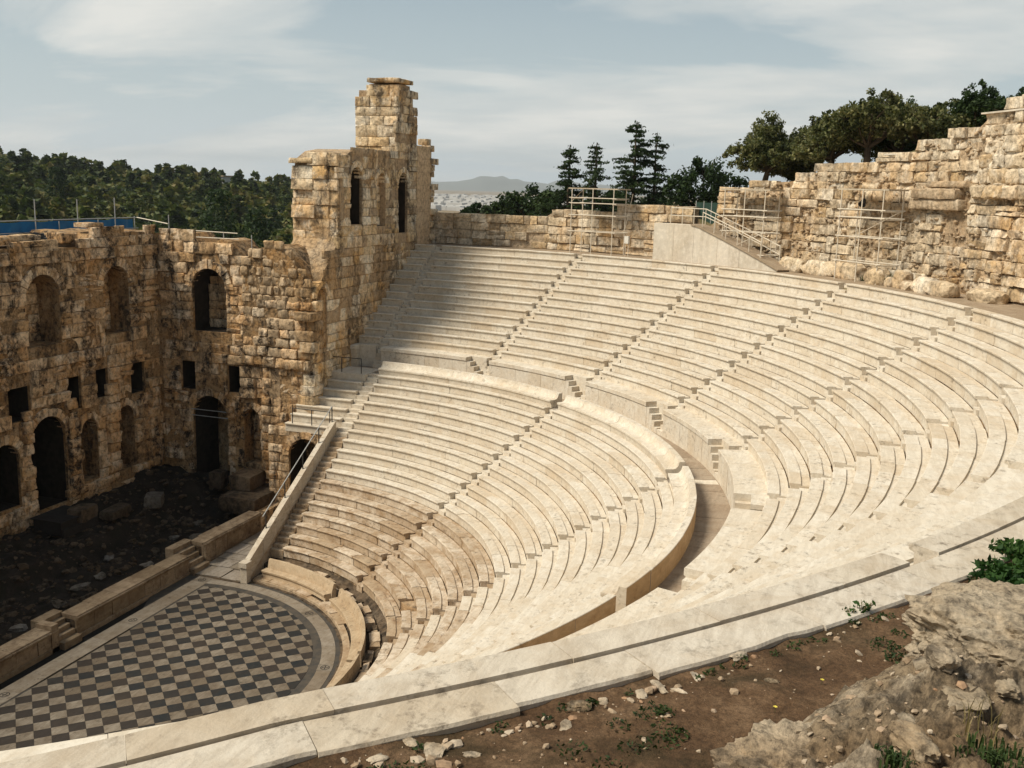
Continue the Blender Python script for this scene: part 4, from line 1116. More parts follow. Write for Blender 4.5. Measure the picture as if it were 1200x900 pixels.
topH = [(0, 20.25), (UH(146.8), 20.4), (UH(146.7), 20.55), (UH(145.4), 20.6), (UH(145.3), 20.95), (UH(138.0), 21.25), (UH(137.9), 21.75), (UH(136.4), 21.8), (UH(136.3), 21.55), (UH(135.2), 21.6),
        (UH(135.1), 22.0), (UH(131), 22.15), (UH(130.9), 22.3), (UH(126.6), 22.5), (UH(126.5), 23.2), (UH(123.6), 23.25), (UH(123.5), 23.5), (UH(120.5), 23.6), (UH(120.4), 23.9), (UH(117.3), 24.0), (UH(117.2), 24.6), (UH(113), 24.8), (UH(103), 25.0)]
strip_core(hw, fh, 0, UH(103), 15.2, lambda u: lerp(topH, u), 1.5, M['wall_core'])
# a ragged facing: courses of uneven height that wander, with gaps where the rubble shows
ops_h = [dict(u=UH(121.9), w=1.9, v0=18.6, v1=20.2)]
lay(hw, fh, 0, UH(111.0), 15.95, [.62, .5, .56, .42, .6, .38, .55, .46, .58, .4, .55, .5, .5, .52, .5, .6, .5, .5], lambda u: lerp(topH, u)+.12, lambda u: 0, ops_h, M['wall'],
    lens=(.5, 1.6), proud=(-.05, .20), rough=.075, miss=.035, rnd=.038, back=-.4, split=.3, wander=.05)
flush(hw)
mbr = MB()
for _ in range(1500):                                  # small packing stones between the blocks
    u = random.uniform(.1, UH(112)); v = random.uniform(16, lerp(topH, u)-.2)
    pebble(mbr, fh.pos(u, v, random.uniform(-.04, .03)), random.uniform(.06, .17))
mbr.build('packing_stones', M['wall_core'], hw, kind='stuff', smooth=True)
# projecting entablature slabs over the dark recess, and the rough sloping mass on the right
for (a0, a1, va, vb, n1) in ((126.1, 121.3, 20.25, 20.75, .60), (126.6, 121.0, 19.72, 20.24, .45), (124.8, 120.6, 20.78, 21.1, .38)):
    put_stone(hw, fh, UH(a0), UH(a1), va, vb, -.3, n1, M['wall_core'], .03, 'projecting_slab', m=5, rnd=.05)
random.seed(65)
v0_ = 20.3
while v0_ < 22.5:                                     # rough sloping mass of big eroded blocks
    h = random.uniform(.5, .8); a_ = 120.0-(v0_-20.3)*.25
    while a_ > 113.2:
        da = random.uniform(1.0, 2.4)
        put_stone(hw, fh, UH(a_), UH(a_-da)-.03, v0_+.01, v0_+h-.01, -.4, max(.08, .42-(v0_-20.3)*.15)*random.uniform(.75, 1.1), M['wall'], .10, 'rough_block', m=5, rnd=.10)
        a_ -= da
    v0_ += h
for (a0, a1, va, vb, n1) in ((120.0, 118.3, 19.7, 20.5, .75), (118.5, 116.8, 16.0, 16.9, .8), (116.6, 114.5, 16.0, 17.0, .9), (119.2, 117.6, 17.0, 17.9, .55), (117.4, 115.6, 17.05, 18.0, .6), (115.4, 113.2, 17.1, 18.1, .6),
                             (119.6, 118.2, 17.95, 18.7, .4), (118.0, 116.4, 18.05, 18.9, .4), (116.2, 114.2, 18.1, 19.1, .45), (117.2, 116.0, 24.55, 25.1, .05), (115.9, 113.6, 24.6, 25.6, .1), (126.4, 124.2, 23.2, 23.75, .1)):
    put_stone(hw, fh, UH(a0), UH(a1), va, vb, -.4, n1, M['wall'], .06, 'stone', rnd=.12)
v, f = sweep([(RW-.18, 24.08), (RW-.18, 24.15), (RW+.9, 24.15), (RW+.9, 24.08)], 120.2, 113, 8)
mesh('flat_slab', v, f, M['concrete'], hw)
v, f = sweep([(RW-.08, 22.42), (RW-.08, 22.49), (RW+.6, 22.49), (RW+.6, 22.42)], 130.4, 127.4, 5)
mesh('flat_slab', v, f, M['concrete'], hw)

random.seed(63)
def on_walk(a, r=37.9): return pol(r, a, 15.9)
GB = 'loose boulders along the foot of the high wall'
for (lab, a, r, s, rot) in (('long low boulder at the foot of the high wall below the second scaffold tower', 138.6, 37.9, (.95, .5, .5), .7), ('big flat-topped boulder left of the third scaffold tower', 135.0, 37.9, (1.35, .55, .5), .8),
                            ('large flat boulder just left of the third scaffold tower foot', 131.8, 37.8, (1.15, .55, .55), .8), ('rounded pale boulder between the feet of the third scaffold tower', 127.6, 37.3, (.75, .5, .52), .5),
                            ('small low stone between the two upright boulders', 125.6, 37.2, (.4, .35, .3), .2), ('upright tilted boulder beside the small green bush', 124.4, 37.2, (.45, .45, .55), .4),
                            ('small half-buried boulder in front of the wall', 123.0, 37.0, (.55, .4, .28), .6), ('squared boulder next to the long last boulder', 121.2, 37.0, (.62, .45, .45), .8),
                            ('long split boulder, last of the row at the right end', 119.0, 36.9, (1.0, .5, .42), .95), ('flat slab of stone at the wall foot near the right edge', 115.4, 37.7, (.9, .6, .35), 1.0)):
    c = on_walk(a, r); boulder(lab, (c.x, c.y, 15.85+s[2]*.72), s, M['wall'], 'boulder', GB, 'boulder', 3, .16, R_(a)+pi/2+random.uniform(-.15, .15))

# ------------------------------------------------ concrete ramp with railing
t = thing('concrete_ramp', 'plain concrete ramp wall with a sloping top and cream railing behind the top row', 'ramp', pol(36.7, 147, 15.9))
def topramp(a): return 18.22 if a > 149.2 else 18.22+(15.98-18.22)*(149.2-a)/(149.2-138.6)
cuts_ = [154.2, 151.7, 149.2, 146.2, 143.4, 138.6]
for c0, c1 in zip(cuts_, cuts_[1:]):
    v = []; aa = np.linspace(c0-.012, c1+.012, 5)
    for a in aa:
        for (r, z) in ((36.6, 15.5), (36.6, topramp(a)), (37.75, topramp(a)), (37.75, 15.5)): v.append(tuple(pol(r, a, z)))
    f = [(i*4+k, i*4+(k+1) % 4, (i+1)*4+(k+1) % 4, (i+1)*4+k) for i in range(4) for k in range(4)]+[(3, 2, 1, 0), (16, 17, 18, 19)]
    mesh('ramp_panel', v, f, M['concrete'], t)
v = []
for a in np.linspace(149.6, 138.4, 12):
    for (r, dz) in ((36.52, 0.0), (36.52, .07), (37.8, .07), (37.8, 0)): v.append(tuple(pol(r, a, topramp(a)+dz)))
mesh('ramp_surface', v, [(i*4+k, i*4+(k+1) % 4, (i+1)*4+(k+1) % 4, (i+1)*4+k) for i in range(11) for k in range(4)]+[(3, 2, 1, 0), (44, 45, 46, 47)], M['track'], t)
for rr in (37.65,):
    aa = [153.4, 152.0, 150.6, 149.2]+list(np.linspace(148.0, 140.0, 8))
    for a in aa: MB().tube([tuple(pol(rr, a, topramp(a))), tuple(pol(rr, a, topramp(a)+1.0))], .028, 5).build('post', M['white_metal'], t)
    for h in (1.0, .52): MB().tube([tuple(pol(rr, a, topramp(a)+h)) for a in aa], .03, 5).build('rail', M['white_metal'], t)
aa = list(np.linspace(148.4, 141.0, 6))
for a in aa: MB().tube([tuple(pol(36.75, a, topramp(a)+.05)), tuple(pol(36.75, a, topramp(a)+1.0))], .028, 5).build('post', M['white_metal'], t)
MB().tube([tuple(pol(36.75, a, topramp(a)+.98)) for a in aa], .03, 5).build('rail', M['white_metal'], t)
t = thing('mesh_fence', 'dark green mesh fence in the gap between the two retaining walls', 'fence', pol(38.9, 150.3, 18.2))
for a in np.linspace(152.2, 148.6, 5): MB().tube([tuple(pol(39.2, a, 18.0)), tuple(pol(39.2, a, 19.7))], .03, 5).build('post', M['grey_metal'], t)
v = [tuple(pol(39.2, a, z)) for a in np.linspace(152.2, 148.6, 6) for z in (18.1, 19.6)]
mesh('mesh_panel', v, [(2*i, 2*i+2, 2*i+3, 2*i+1) for i in range(5)], M['green_fence'], t)

# ------------------------------------------------ lighting scaffolds
def scaffold(lab, a0, a1, r0, r1, zt, levels, braces, deck=True):
    t = thing('scaffold_tower', lab, 'scaffold', pol((r0+r1)/2, (a0+a1)/2, 15.88), 'cream scaffold towers in front of the retaining walls')
    am = (a0+a1)/2
    for a in (a0, am, a1):
        for r in (r0, r1):
            if a == am and r == r1: continue
            MB().tube([tuple(pol(r, a, 15.86)), tuple(pol(r, a, zt))], .032, 6).build('pole', M['white_metal'], t)
    for z in levels:
        for r in (r0, r1): MB().tube([tuple(pol(r, a0+.35, z)), tuple(pol(r, a1-.35, z))], .028, 6).build('ledger', M['white_metal'], t)
        for a in (a0, a1): MB().tube([tuple(pol(r0-.1, a, z-.06)), tuple(pol(r1+.1, a, z-.06))], .026, 6).build('transom', M['white_metal'], t)
    for (p, q) in braces: MB().tube([tuple(pol(*p)), tuple(pol(*q))], .024, 5).build('brace', M['white_metal'], t)
    if deck:
        for j in range(3):
            c0 = r0+(r1-r0)*j/3; v, f = sweep([(c0+.01, zt-.02), (c0+.01, zt+.06), (c0+(r1-r0)/3-.01, zt+.06), (c0+(r1-r0)/3-.01, zt-.02)], a0+.5, a1-.5, 3)
            mesh('deck_board', v, f, M['timber'], t)
    return t
s1 = scaffold('cream scaffold tower rising above the low wall, left of the concrete ramp', 164.6, 159.4, 36.6, 38.1, 20.25, (17.4, 18.5, 19.3, 19.65), [((36.6, 164.6, 19.4), (38.1, 164.6, 20.2)), ((38.1, 159.4, 17.5), (38.1, 158.6, 20.0))])
s2 = scaffold('cream scaffold tower at the low left end of the high wall, beside the ramp rail', 146.2, 141.3, 37.0, 38.2, 20.45, (16.7, 18.0, 18.9, 19.3), [((37.0, 146.2, 16.7), (37.0, 141.3, 18.0))])
s3 = scaffold('cream scaffold tower by the loose boulders, standing highest on the right', 132.0, 127.0, 36.9, 38.1, 20.6, (16.9, 18.2, 19.2, 19.6), [((38.1, 132, 18.2), (38.1, 127, 19.6))])
t = thing('floodlight', 'dark round floodlight fixed high on the right scaffold tower', 'lamp', pol(37.4, 130.2, 19.9))
MB().tube([tuple(pol(37.4, 130.2, 20.1)), tuple(pol(37.15, 130.0, 19.85))], .10, 10, .2).build('housing', M['black'], t)
MB().tube([tuple(pol(37.4, 130.2, 20.1)), tuple(pol(37.4, 130.2, 20.5))], .025, 5).build('bracket', M['dark_metal'], t)
t = thing('control_box', 'small white box on two thin legs beside the left scaffold tower', 'box', pol(36.9, 157.8, 15.88))
c = pol(36.9, 157.8, 17.0); MB().obox(c, pol(1, 157.8), Vector((-pol(1, 157.8).y, pol(1, 157.8).x, 0)), (0, 0, 1), .1, .16, .24).build('box', M['white_box'], t)
for s_ in (-.5, .5): q = pol(36.9, 157.8+s_*.35, 0); MB().tube([(q.x, q.y, 15.86), (q.x, q.y, 16.85)], .025, 5).build('leg', M['white_metal'], t)

# ================================================================== GROUND
def camaz(x, y): return math.degrees(math.atan2(y-CY, x-CX)) % 360
AZC = [(0, -60), (190, -60), (198, 8), (203, 16), (208, 18.5), (210.8, 20.0), (213, 21.5), (217, 23.5), (221, 24.5), (225.2, 28.5), (232, 34), (250, 34), (262, 5), (275, -60), (360, -60)]
def hground(r, a):
    """height of the open ground in polar coordinates round the orchestra"""
    a %= 360
    north = a < 181.5 or a > 358
    x, y = r*math.cos(R_(a)), r*math.sin(R_(a))
    d = math.hypot(x-CX, y-CY)
    if north:
        if r < 35.38: return float(np.interp(r, [0, 8, 12, 25, 34, 35.38], [-2.2, -2.2, -1.6, 5.5, 12.5, 14.8]))
        if r < 38.9:
            if 20 < a < 100: return 15.86-(1.6 if a < 80 else (100-a)/20*1.6)
            return 15.86
        back = float(np.interp(a, [0, 20, 60, 85, 100, 113, 126, 136, 146, 150, 153, 165, 178, 181.5], [15, 15.5, 16.5, 19, 24.4, 24.2, 22.9, 21.5, 20.3, 18.2, 18.9, 18.2, 17.4, 17.2]))
        if 20 < a < 82: back = 14.4 if r < 60 else 22
        far = back+(3.0 if a < 150 else -1.0)*min(1, max(0, r-40)/60)
        h = far if r < 120 else far+(-24-far)*min(1, (r-120)/500)
    else:
        base = -1.0
        if r < 36: return -2.2
        h = base if r < 120 else base-20*min(1, (r-120)/700)
        if 181.5 <= a < 190: h = 10 if r > 40 else -2
    if d > 100:
        crest = lerp(AZC, camaz(x, y))
        if crest > -50:
            q = min(1, max(0, (d-110)/310)); hh = -2+(crest-8.5+2)*(q*q*(3-2*q)*.5+q*.5)
            if d > 470: hh -= (d-470)*.12
            h = max(h, hh)
    if d > 1500: h = min(h, -24)
    return h
random.seed(70)
rads = [0, 8, 12, 25, 34, 35.38, 35.40, 38.75, 38.95, 42, 46, 52, 60, 75, 95, 120, 150, 180, 210, 240, 275, 310, 345, 380, 410, 440, 480, 540, 650, 900, 1400, 2500, 6000, 12400]
na = 240; v = []
for r in rads:
    for k in range(na):
        a = 360*k/na; z = hground(r, a)+(.0 if r < 39 else .25*fbm(r*.1*math.cos(R_(a)), r*.1*math.sin(R_(a))))
        v.append((r*math.cos(R_(a)), r*math.sin(R_(a)), z))
f = []
for i in range(len(rads)-1):
    for k in range(na): f.append((i*na+k, (i+1)*na+k, (i+1)*na+(k+1) % na, i*na+(k+1) % na))
mesh('ground', v, f, M['ground'], kind='structure', smooth=True)
v, f = sweep([(35.36, 15.3), (35.36, 15.875), (38.9, 15.885), (38.9, 15.3)], 183, 76, 80)
mesh('upper_walkway', v, f, M['track'], kind='structure')

# ------------------------------------------------ far mountain, city
v = []; f = []; n = 60
for i in range(n):
    a = R_(180+8+i*.42); d = 9000; e = max(0, math.sin((i-2)/56*pi))**.8
    h = 10+e*(75+70*fbm(i*.16, 2.2)+20*fbm(i*.6, 7))
    for (dd, z) in ((d, -60), (d+400, h*.6), (d+900, h), (d+2400, -60)): v.append((CX+dd*math.cos(a), CY+dd*math.sin(a), z))
for i in range(n-1):
    for k in range(3): f.append((i*4+k, (i+1)*4+k, (i+1)*4+k+1, i*4+k+1))
mesh('mountain', v, f, M['mountain'], kind='structure', smooth=True)
random.seed(71); mb = MB()
for _ in range(1500):
    a = R_(random.uniform(186, 212)); d = random.uniform(1700, 4200); s_ = random.uniform(6, 16); h = random.uniform(4, 12)
    x, y = CX+d*math.cos(a), CY+d*math.sin(a); mb.box((x-s_, y-s_, -28), (x+s_, y+s_, -24+h))
mb.build('distant_city', M['city'], kind='stuff')

# ================================================================== FOLIAGE
def leaf_quads(P, size, rng, flat=.0, asp=.55):
    n = len(P)
    d = rng.normal(size=(n, 3)); d /= np.linalg.norm(d, axis=1)[:, None]
    e = rng.normal(size=(n, 3)); e[:, 2] += flat; e -= d*(e*d).sum(1)[:, None]; e /= np.linalg.norm(e, axis=1)[:, None]
    s = size*rng.uniform(.6, 1.35, n)[:, None]
    V = np.empty((n, 4, 3)); V[:, 0] = P-d*s; V[:, 1] = P+e*s*asp; V[:, 2] = P+d*s; V[:, 3] = P-e*s*asp
    return V.reshape(-1, 3)
def mesh_np(name, V, nq, mat, parent=None, kind=None):
    V = np.asarray(V); c = Vector(((V[:, 0].min()+V[:, 0].max())/2, (V[:, 1].min()+V[:, 1].max())/2, V[:, 2].min()))
    me = bpy.data.meshes.new(name); nv = len(V)
    me.vertices.add(nv); me.vertices.foreach_set('co', (V-np.array(c)).ravel())
    me.loops.add(nq*4); me.loops.foreach_set('vertex_index', np.arange(nq*4, dtype=np.int32))
    me.polygons.add(nq); me.polygons.foreach_set('loop_start', np.arange(0, nq*4, 4, dtype=np.int32))
    me.update(calc_edges=True); me.materials.append(mat)
    o = bpy.data.objects.new(name, me); COL.objects.link(o)
    if parent is not None: o.parent = parent; o.location = c-WORLD[parent]
    else: o.location = c
    WORLD[o] = c
    if kind: o['kind'] = kind
    return o
def crown_points(blobs, n, rng, nsub=14, sub=.38, shell=.55):
    """leaf positions gathered in clumps spread over the blobs' outer shells"""
    out = []; vol = np.array([b[3]*b[4]*b[5] for b in blobs])**.67; vol /= vol.sum()
    for b, w in zip(blobs, vol):
        c, s = np.array(b[:3]), np.array(b[3:6]); k = max(4, int(nsub*w*len(blobs)))
        d = rng.normal(size=(k, 3)); d /= np.linalg.norm(d, axis=1)[:, None]; cen = c+d*s*rng.uniform(shell, 1.0, k)[:, None]
        m_ = int(n*w); idx = rng.integers(0, k, m_); rr = rng.normal(size=(m_, 3)); rr /= np.linalg.norm(rr, axis=1)[:, None]
        out.append(cen[idx]+rr*(rng.uniform(0, 1, m_)**.5)[:, None]*sub*s.min()*rng.uniform(.6, 1.3, k)[idx][:, None])
    return np.concatenate(out)
def broad_tree(lab, base, h, blobs, n, leaf, mat, seed, name='tree', group=None, trunk_r=.22, sub=.4, nsub=16, lean=(0, 0), flat=0, cat='tree'):
    rng = np.random.default_rng(seed); random.seed(seed)
    t = thing(name, lab, cat, base, group); B = Vector(base)
    W_ = [(B.x+b[0]*h, B.y+b[1]*h, B.z+b[2]*h, b[3]*h, b[4]*h, b[5]*h) for b in blobs]
    mb = MB(); fork = B+Vector((lean[0]*h*.2, lean[1]*h*.2, h*.28))
    mb.tube([B-Vector((0, 0, .4)), B+Vector((lean[0]*h*.08, lean[1]*h*.08, h*.12)), fork], trunk_r*1.2, 7, trunk_r*.8)
    for b in W_:
        c = Vector(b[:3]); m_ = fork.lerp(c, .5)+Vector((random.uniform(-.1, .1)*h*.3, random.uniform(-.1, .1)*h*.3, -.03*h))
        mb.tube([fork, m_, c], trunk_r*.55, 5, trunk_r*.12)
        for _ in range(3):
            e = c+Vector((random.uniform(-1, 1)*b[3], random.uniform(-1, 1)*b[4], random.uniform(-.3, 1)*b[5]))*.8
            mb.tube([m_.lerp(c, .5), e], trunk_r*.2, 4, trunk_r*.05)
    mb.build('trunk', M['bark'], t)
    P = crown_points(W_, n, rng, nsub, sub)
    mesh_np('crown', leaf_quads(P, leaf, rng, flat), len(P), mat, t)
    return t
def place(az_px, d):
    """ground point at distance d in the direction of a photo column"""
    q = ray(az_px, 230); q = Vector((q.x, q.y, 0)).normalized(); return CX+q.x*d, CY+q.y*d
def conifer(lab, px, d, zb, zt, seed, dens=1.0, wid=.2):
    rng = np.random.default_rng(seed); random.seed(seed)
    x, y = place(px, d); t = thing('conifer', lab, 'tree', (x, y, zb), 'ragged dark conifers behind the low wall')
    h = zt-zb; mb = MB()
    bend = [(x+.12*math.sin(i*1.7+seed), y, zb-.4+(h+.4)*i/8) for i in range(9)]
    mb.tube(bend, .22, 7, .03); P = []
    z = zb+h*.10
    while z < zt-.25:
        q = (z-zb)/h; R = h*wid*(1-q)**.75*random.uniform(.75, 1.25)+.25
        for k in range(random.randint(3, 5)):
            a = random.random()*2*pi; L = R*random.uniform(.45, 1.15)
            if random.random() < .12: continue
            tip = Vector((x+L*math.cos(a), y+L*math.sin(a), z+L*random.uniform(-.12, .22))); st_ = Vector((x, y, z)); mid = st_.lerp(tip, .55)+Vector((0, 0, .10*L))
            mb.tube([st_, mid, tip], .05, 4, .012)
            for j in range(int(34*dens*L)+8):
                s_ = random.uniform(.22, 1.04)
                p = (st_.lerp(mid, s_/.55) if s_ < .55 else mid.lerp(tip, (s_-.55)/.45))
                P.append((p.x+random.gauss(0, .13+.05*L), p.y+random.gauss(0, .13+.05*L), p.z-abs(random.gauss(0, .10))+.04))
        z += h*.042*random.uniform(.7, 1.4)
    for j in range(40): P.append((x+random.gauss(0, .12), y+random.gauss(0, .12), zt-random.random()*1.2))
    mb.build('trunk', M['bark'], t); P = np.array(P)
    mesh_np('crown', leaf_quads(P, .15, rng, .0, .4), len(P), M['leaf_dark'], t)
def ztop(px, py, d):
    q = ray(px, py); return CZ+q.z/math.hypot(q.x, q.y)*d
conifer('leftmost ragged dark conifer behind the low wall', 666, 92, 16.5, ztop(668, 170, 92), 1, 1.4, .36)
conifer('thin bent conifer with gaps, left of the scaffold tower', 697, 90, 16.5, ztop(697, 167, 90), 2, .9, .30)
conifer('tallest dark conifer, above the scaffold tower', 742, 86, 16.8, ztop(743, 142, 86), 3, 1.5, .31)
conifer('second tallest conifer with level tufts, right beside the tallest', 766, 87, 16.8, ztop(765, 156, 87), 4, 1.2, .31)
gT = 'round dark trees behind the low wall'
for (lab, px, py, d, w, seed) in (('low dark bush tree just right of the tower buttress', 565, 236, 105, 2.7, 11), ('small round dark tree between the tower and the conifers', 598, 229, 100, 2.9, 12),
                                  ('broad dark tree at the left foot of the conifers', 628, 214, 96, 3.9, 13), ('dark bushy tree under the leftmost conifer', 655, 222, 94, 3.2, 14), ('dark low tree behind the scaffold tower', 715, 216, 95, 3.6, 15),
                                  ('dark low tree between the tallest conifers and the ramp', 770, 226, 92, 2.9, 17)):
    x, y = place(px, d); zt = ztop(px, py, d); zb = 15.5; h = zt-zb
    broad_tree(lab, (x, y, zb), h, [(0, 0, .68, w/h*.62, w/h*.62, .30), (.25*w/h, -.4*w/h, .55, w/h*.5, w/h*.5, .25), (-.25*w/h, .45*w/h, .5, w/h*.5, w/h*.5, .25)], 3800, .17, M['leaf_dark' if seed % 2 else 'leaf_mid'], seed, 'round_tree', gT, .18)
x, y = place(824, 82); zt = ztop(822, 176, 82)
broad_tree('isolated round dark tree left of the olive grove', (x, y, 17.2), zt-17.2, [(0, 0, .60, .30, .30, .30), (.12, -.26, .45, .25, .25, .25), (-.1, .28, .48, .27, .27, .26), (0, 0, .82, .17, .17, .17), (.05, .1, .3, .3, .3, .2)], 7500, .15, M['leaf_dark'], 21, 'round_tree', None, .2)
gO = 'olive trees on the slope above the high wall'
def olive(lab, px, py, d, w, seed, mat='leaf_olive', n=16000, low=.42):
    n = int(n*1.7) if n < 12000 else n
    w *= 1.22; x, y = place(px, d); zt = ztop(px, py, d); a = math.degrees(math.atan2(y, x)); zb = min(hground(math.hypot(x, y), a), zt-3.0); h = zt-zb; q = w/h
    rng = random.Random(seed); bl = []
    for k in range(8):
        a_ = k*2*pi/8+rng.uniform(-.4, .4); rr = rng.uniform(.3, .62)*q
        bl.append((rr*math.cos(a_), rr*math.sin(a_), rng.uniform(low, .72), q*rng.uniform(.28, .42), q*rng.uniform(.28, .42), rng.uniform(.14, .22)))
    bl.append((rng.uniform(-.1, .1)*q, rng.uniform(-.1, .1)*q, .84, q*.34, q*.34, .16)); bl.append((0, 0, .6, q*.5, q*.5, .22))
    broad_tree(lab, (x, y, zb), h, bl, n, .095, M[mat], seed, 'olive_tree', gO, .2, .34, 34, (rng.uniform(-.3, .3), rng.uniform(-.3, .3)))
olive('leftmost grey-green olive tree with a leaning crown', 892, 132, 66, 2.3, 31)
olive('low olive filling the gap behind the leftmost olive', 935, 172, 68, 2.0, 32)
olive('broad sunlit olive tree in the middle of the grove', 972, 130, 62, 2.9, 33, n=10000)
olive('tall rounded olive tree right of the sunlit one', 1012, 106, 60, 2.7, 34, n=10000)
olive('dark shaded tree behind the middle of the grove', 1050, 116, 66, 3.0, 35, 'leaf_dark')
olive('bushy olive leaning over the high wall', 1082, 122, 61, 2.4, 36, n=9000)
olive('slender dark tree with open crown near the right edge', 1140, 97, 62, 2.2, 37, 'leaf_mid', 6500, .5)
olive('dark tree at the far right edge above the highest blocks', 1192, 104, 61, 2.4, 38, 'leaf_dark', 7000, .45)
olive('dark tree just beyond the right edge of the grove', 1228, 100, 61, 2.6, 39, 'leaf_dark', 5000, .4)
0 and olive('low dark tree behind the scaffold towers', 1000, 165, 70, 3.0, 40, 'leaf_dark', 7000, .25)
olive('tall dark tree between the leaning olive and the slender tree', 1108, 118, 66, 2.6, 43, 'leaf_olive')
olive('olive with a flat crown between the sunlit and the tall rounded one', 1030, 112, 67, 2.8, 44)
olive('dense olive filling the sky gap right of the leftmost olive', 930, 150, 69, 2.4, 45)
olive('dark tree close behind the slender one at the upper right', 1168, 112, 66, 2.6, 46, 'leaf_dark')
olive('low dark bush tree behind the leaning olive', 1110, 140, 62, 2.6, 41, 'leaf_dark', 7000, .25)
0 and olive('dark undergrowth tree below the leftmost olive', 905, 180, 70, 2.6, 42, 'leaf_dark', 6000, .2)

# ------------------------------------------------ wooded hill: one mass of trees
rngF = np.random.default_rng(5); random.seed(5)
protos = []
for k in range(10):
    if k < 7:
        bl = [(0, 0, .55, .36, .36, .34), (random.uniform(-.25, .25), random.uniform(-.25, .25), .5, .3, .3, .28), (random.uniform(-.2, .2), random.uniform(-.2, .2), .75, .24, .24, .2)]
        P = crown_points(bl, 190, rngF, 9, .55)
        protos.append(leaf_quads(P, .085, rngF, 0, .75).reshape(-1, 4, 3))
    else:
        n = 170; z = rngF.uniform(.05, 1, n); a = rngF.uniform(0, 6.28, n); r = .13*np.sin(np.clip(z*.95, 0, 1)*pi)**.6*rngF.uniform(.7, 1.1, n)
        P = np.stack([r*np.cos(a), r*np.sin(a), z], 1); protos.append(leaf_quads(P, .07, rngF, 0, .7).reshape(-1, 4, 3))
chunks = []; cnt = 0
for _ in range(3600):
    az = R_(random.uniform(206, 232)); d = 118+330*random.random()**.8
    x, y = CX+d*math.cos(az), CY+d*math.sin(az)
    zg = hground(math.hypot(x, y), math.degrees(math.atan2(y, x)))
    k = random.randrange(10) if random.random() < .5 else random.randrange(7)
    s_ = random.uniform(5, 8.5) if k < 7 else random.uniform(7, 11)
    ro = random.random()*6.28; ca, sa = math.cos(ro), math.sin(ro)
    Q = protos[k].copy(); w_ = s_*random.uniform(1.1, 1.6); X_ = Q[..., 0]*w_; Y_ = Q[..., 1]*w_
    chunks.append(np.stack([X_*ca-Y_*sa+x, X_*sa+Y_*ca+y, Q[..., 2]*s_+zg-.6], -1).reshape(-1, 3))
V = np.concatenate(chunks)
mesh_np('forest', V, len(V)//4, M['leaf_forest'], kind='stuff')
random.seed(6)
for i, (lab, px, py, d) in enumerate((('tall dark pine standing out of the wooded hill near the tower', 256, 222, 150), ('dark cypress on the lower hill close to the broken corner', 300, 246, 140), ('dark cypress halfway up the wooded hill', 66, 196, 260))):
    x, y = place(px, d); zt = ztop(px, py, d); zg = hground(math.hypot(x, y), math.degrees(math.atan2(y, x))); h = max(8, zt-zg)
    t = thing('cypress', lab, 'tree', (x, y, zt-h), 'single dark trees on the hill'); rng = np.random.default_rng(80+i)
    MB().tube([(x, y, zt-h-.5), (x, y, zt-h*.3)], .25, 6, .08).build('trunk', M['bark'], t)
    n = 2600; z = rng.uniform(.08, 1, n); a = rng.uniform(0, 6.28, n); r = .15*np.sin(np.clip(z*.93+.02, 0, 1)*pi)**.6*rng.uniform(.55, 1.15, n)*(1+.25*np.sin(a*3+z*9))
    P = np.stack([x+r*h*np.cos(a), y+r*h*np.sin(a), zt-h+z*h], 1); mesh_np('crown', leaf_quads(P, .25, rng, 0, .6), n, M['leaf_dark'], t)
# pale houses half hidden in the hill trees
for (lab, px, py, d) in (('pale house half hidden among the trees near the hill top', 256, 207, 400), ('small pale house lower on the wooded hill', 270, 232, 330)):
    x, y = place(px, d); z = ztop(px, py, d)
    t = thing('hill_house', lab, 'house', (x, y, z-5)); MB().box((x-4, y-5, z-6), (x+4, y+5, z)).build('wall', M['city'], t)
    MB().box((x-4.4, y-5.4, z), (x+4.4, y+5.4, z+.5)).build('roof', M['track'], t)
    for k in (-2.6, 0, 2.6): MB().box((x+3.95, y+k-.6, z-2.6), (x+4.06, y+k+.6, z-1.1)).build('window', M['dark_metal'], t)

# ================================================================== FOREGROUND
CRK = [(-34, 1.6, -1.0), (-16, 2.6, -.80), (-10, 3.6, -.69), (-5.7, 4.2, -.605), (-3.3, 4.5, -.575), (-.9, 4.8, -.542), (2.2, 5.1, -.495), (5.3, 5.5, -.44), (6.3, 5.7, -.415), (8.2, 6.1, -.385), (10.1, 6.5, -.36), (20, 7.5, -.30), (40, 8.5, -.24), (70, 9, -.2)]
# columns: bearing from 180 deg turning towards the wall (180-az), distance of the crest, slope of the sight line to it
def crest(bear):
    return lerp([(c[0], c[1]) for c in CRK], bear), lerp([(c[0], c[2]) for c in CRK], bear)
def hdirt(x, y):
    r = math.hypot(x, y); z = 15.892+max(0, r-36.2)*.075+.05*fbm(x*.9, y*.9, 1)+.03*fbm(x*3.1, y*3.1, 2)
    if r < 35.6: z = 15.80
    elif r < 36.15: z = min(z, 15.905)
    return z
def hrock(x, y):
    dx, dy = x-CX, y-CY; d = math.hypot(dx, dy); bear = 180-math.degrees(math.atan2(dy, dx)) % 360
    dc, sl_c = crest(bear); zc = CZ+sl_c*dc+.03
    rg = .16*fbm(x*.9, y*.9, 5)+.10*fbm(x*2.6, y*2.6, 6, 5)-.10*abs(fbm(x*1.9, y*1.9, 16, 5))+.075*fbm(x*7, y*7, 7, 6)-.05*abs(fbm(x*11, y*11, 9))
    if d < dc:
        q = d/dc; z = (CZ-1.62)*(1-q)+zc*q-.07*math.sin(q*pi)
        return z+rg*min(1, (dc-d)/1.2+.30)
    e = (d-dc)
    return zc-1.5*e-.6*e*e+rg*.5
random.seed(90)
xs_, ys_ = np.arange(16, 36.5, .09), np.arange(20.5, 41, .09)
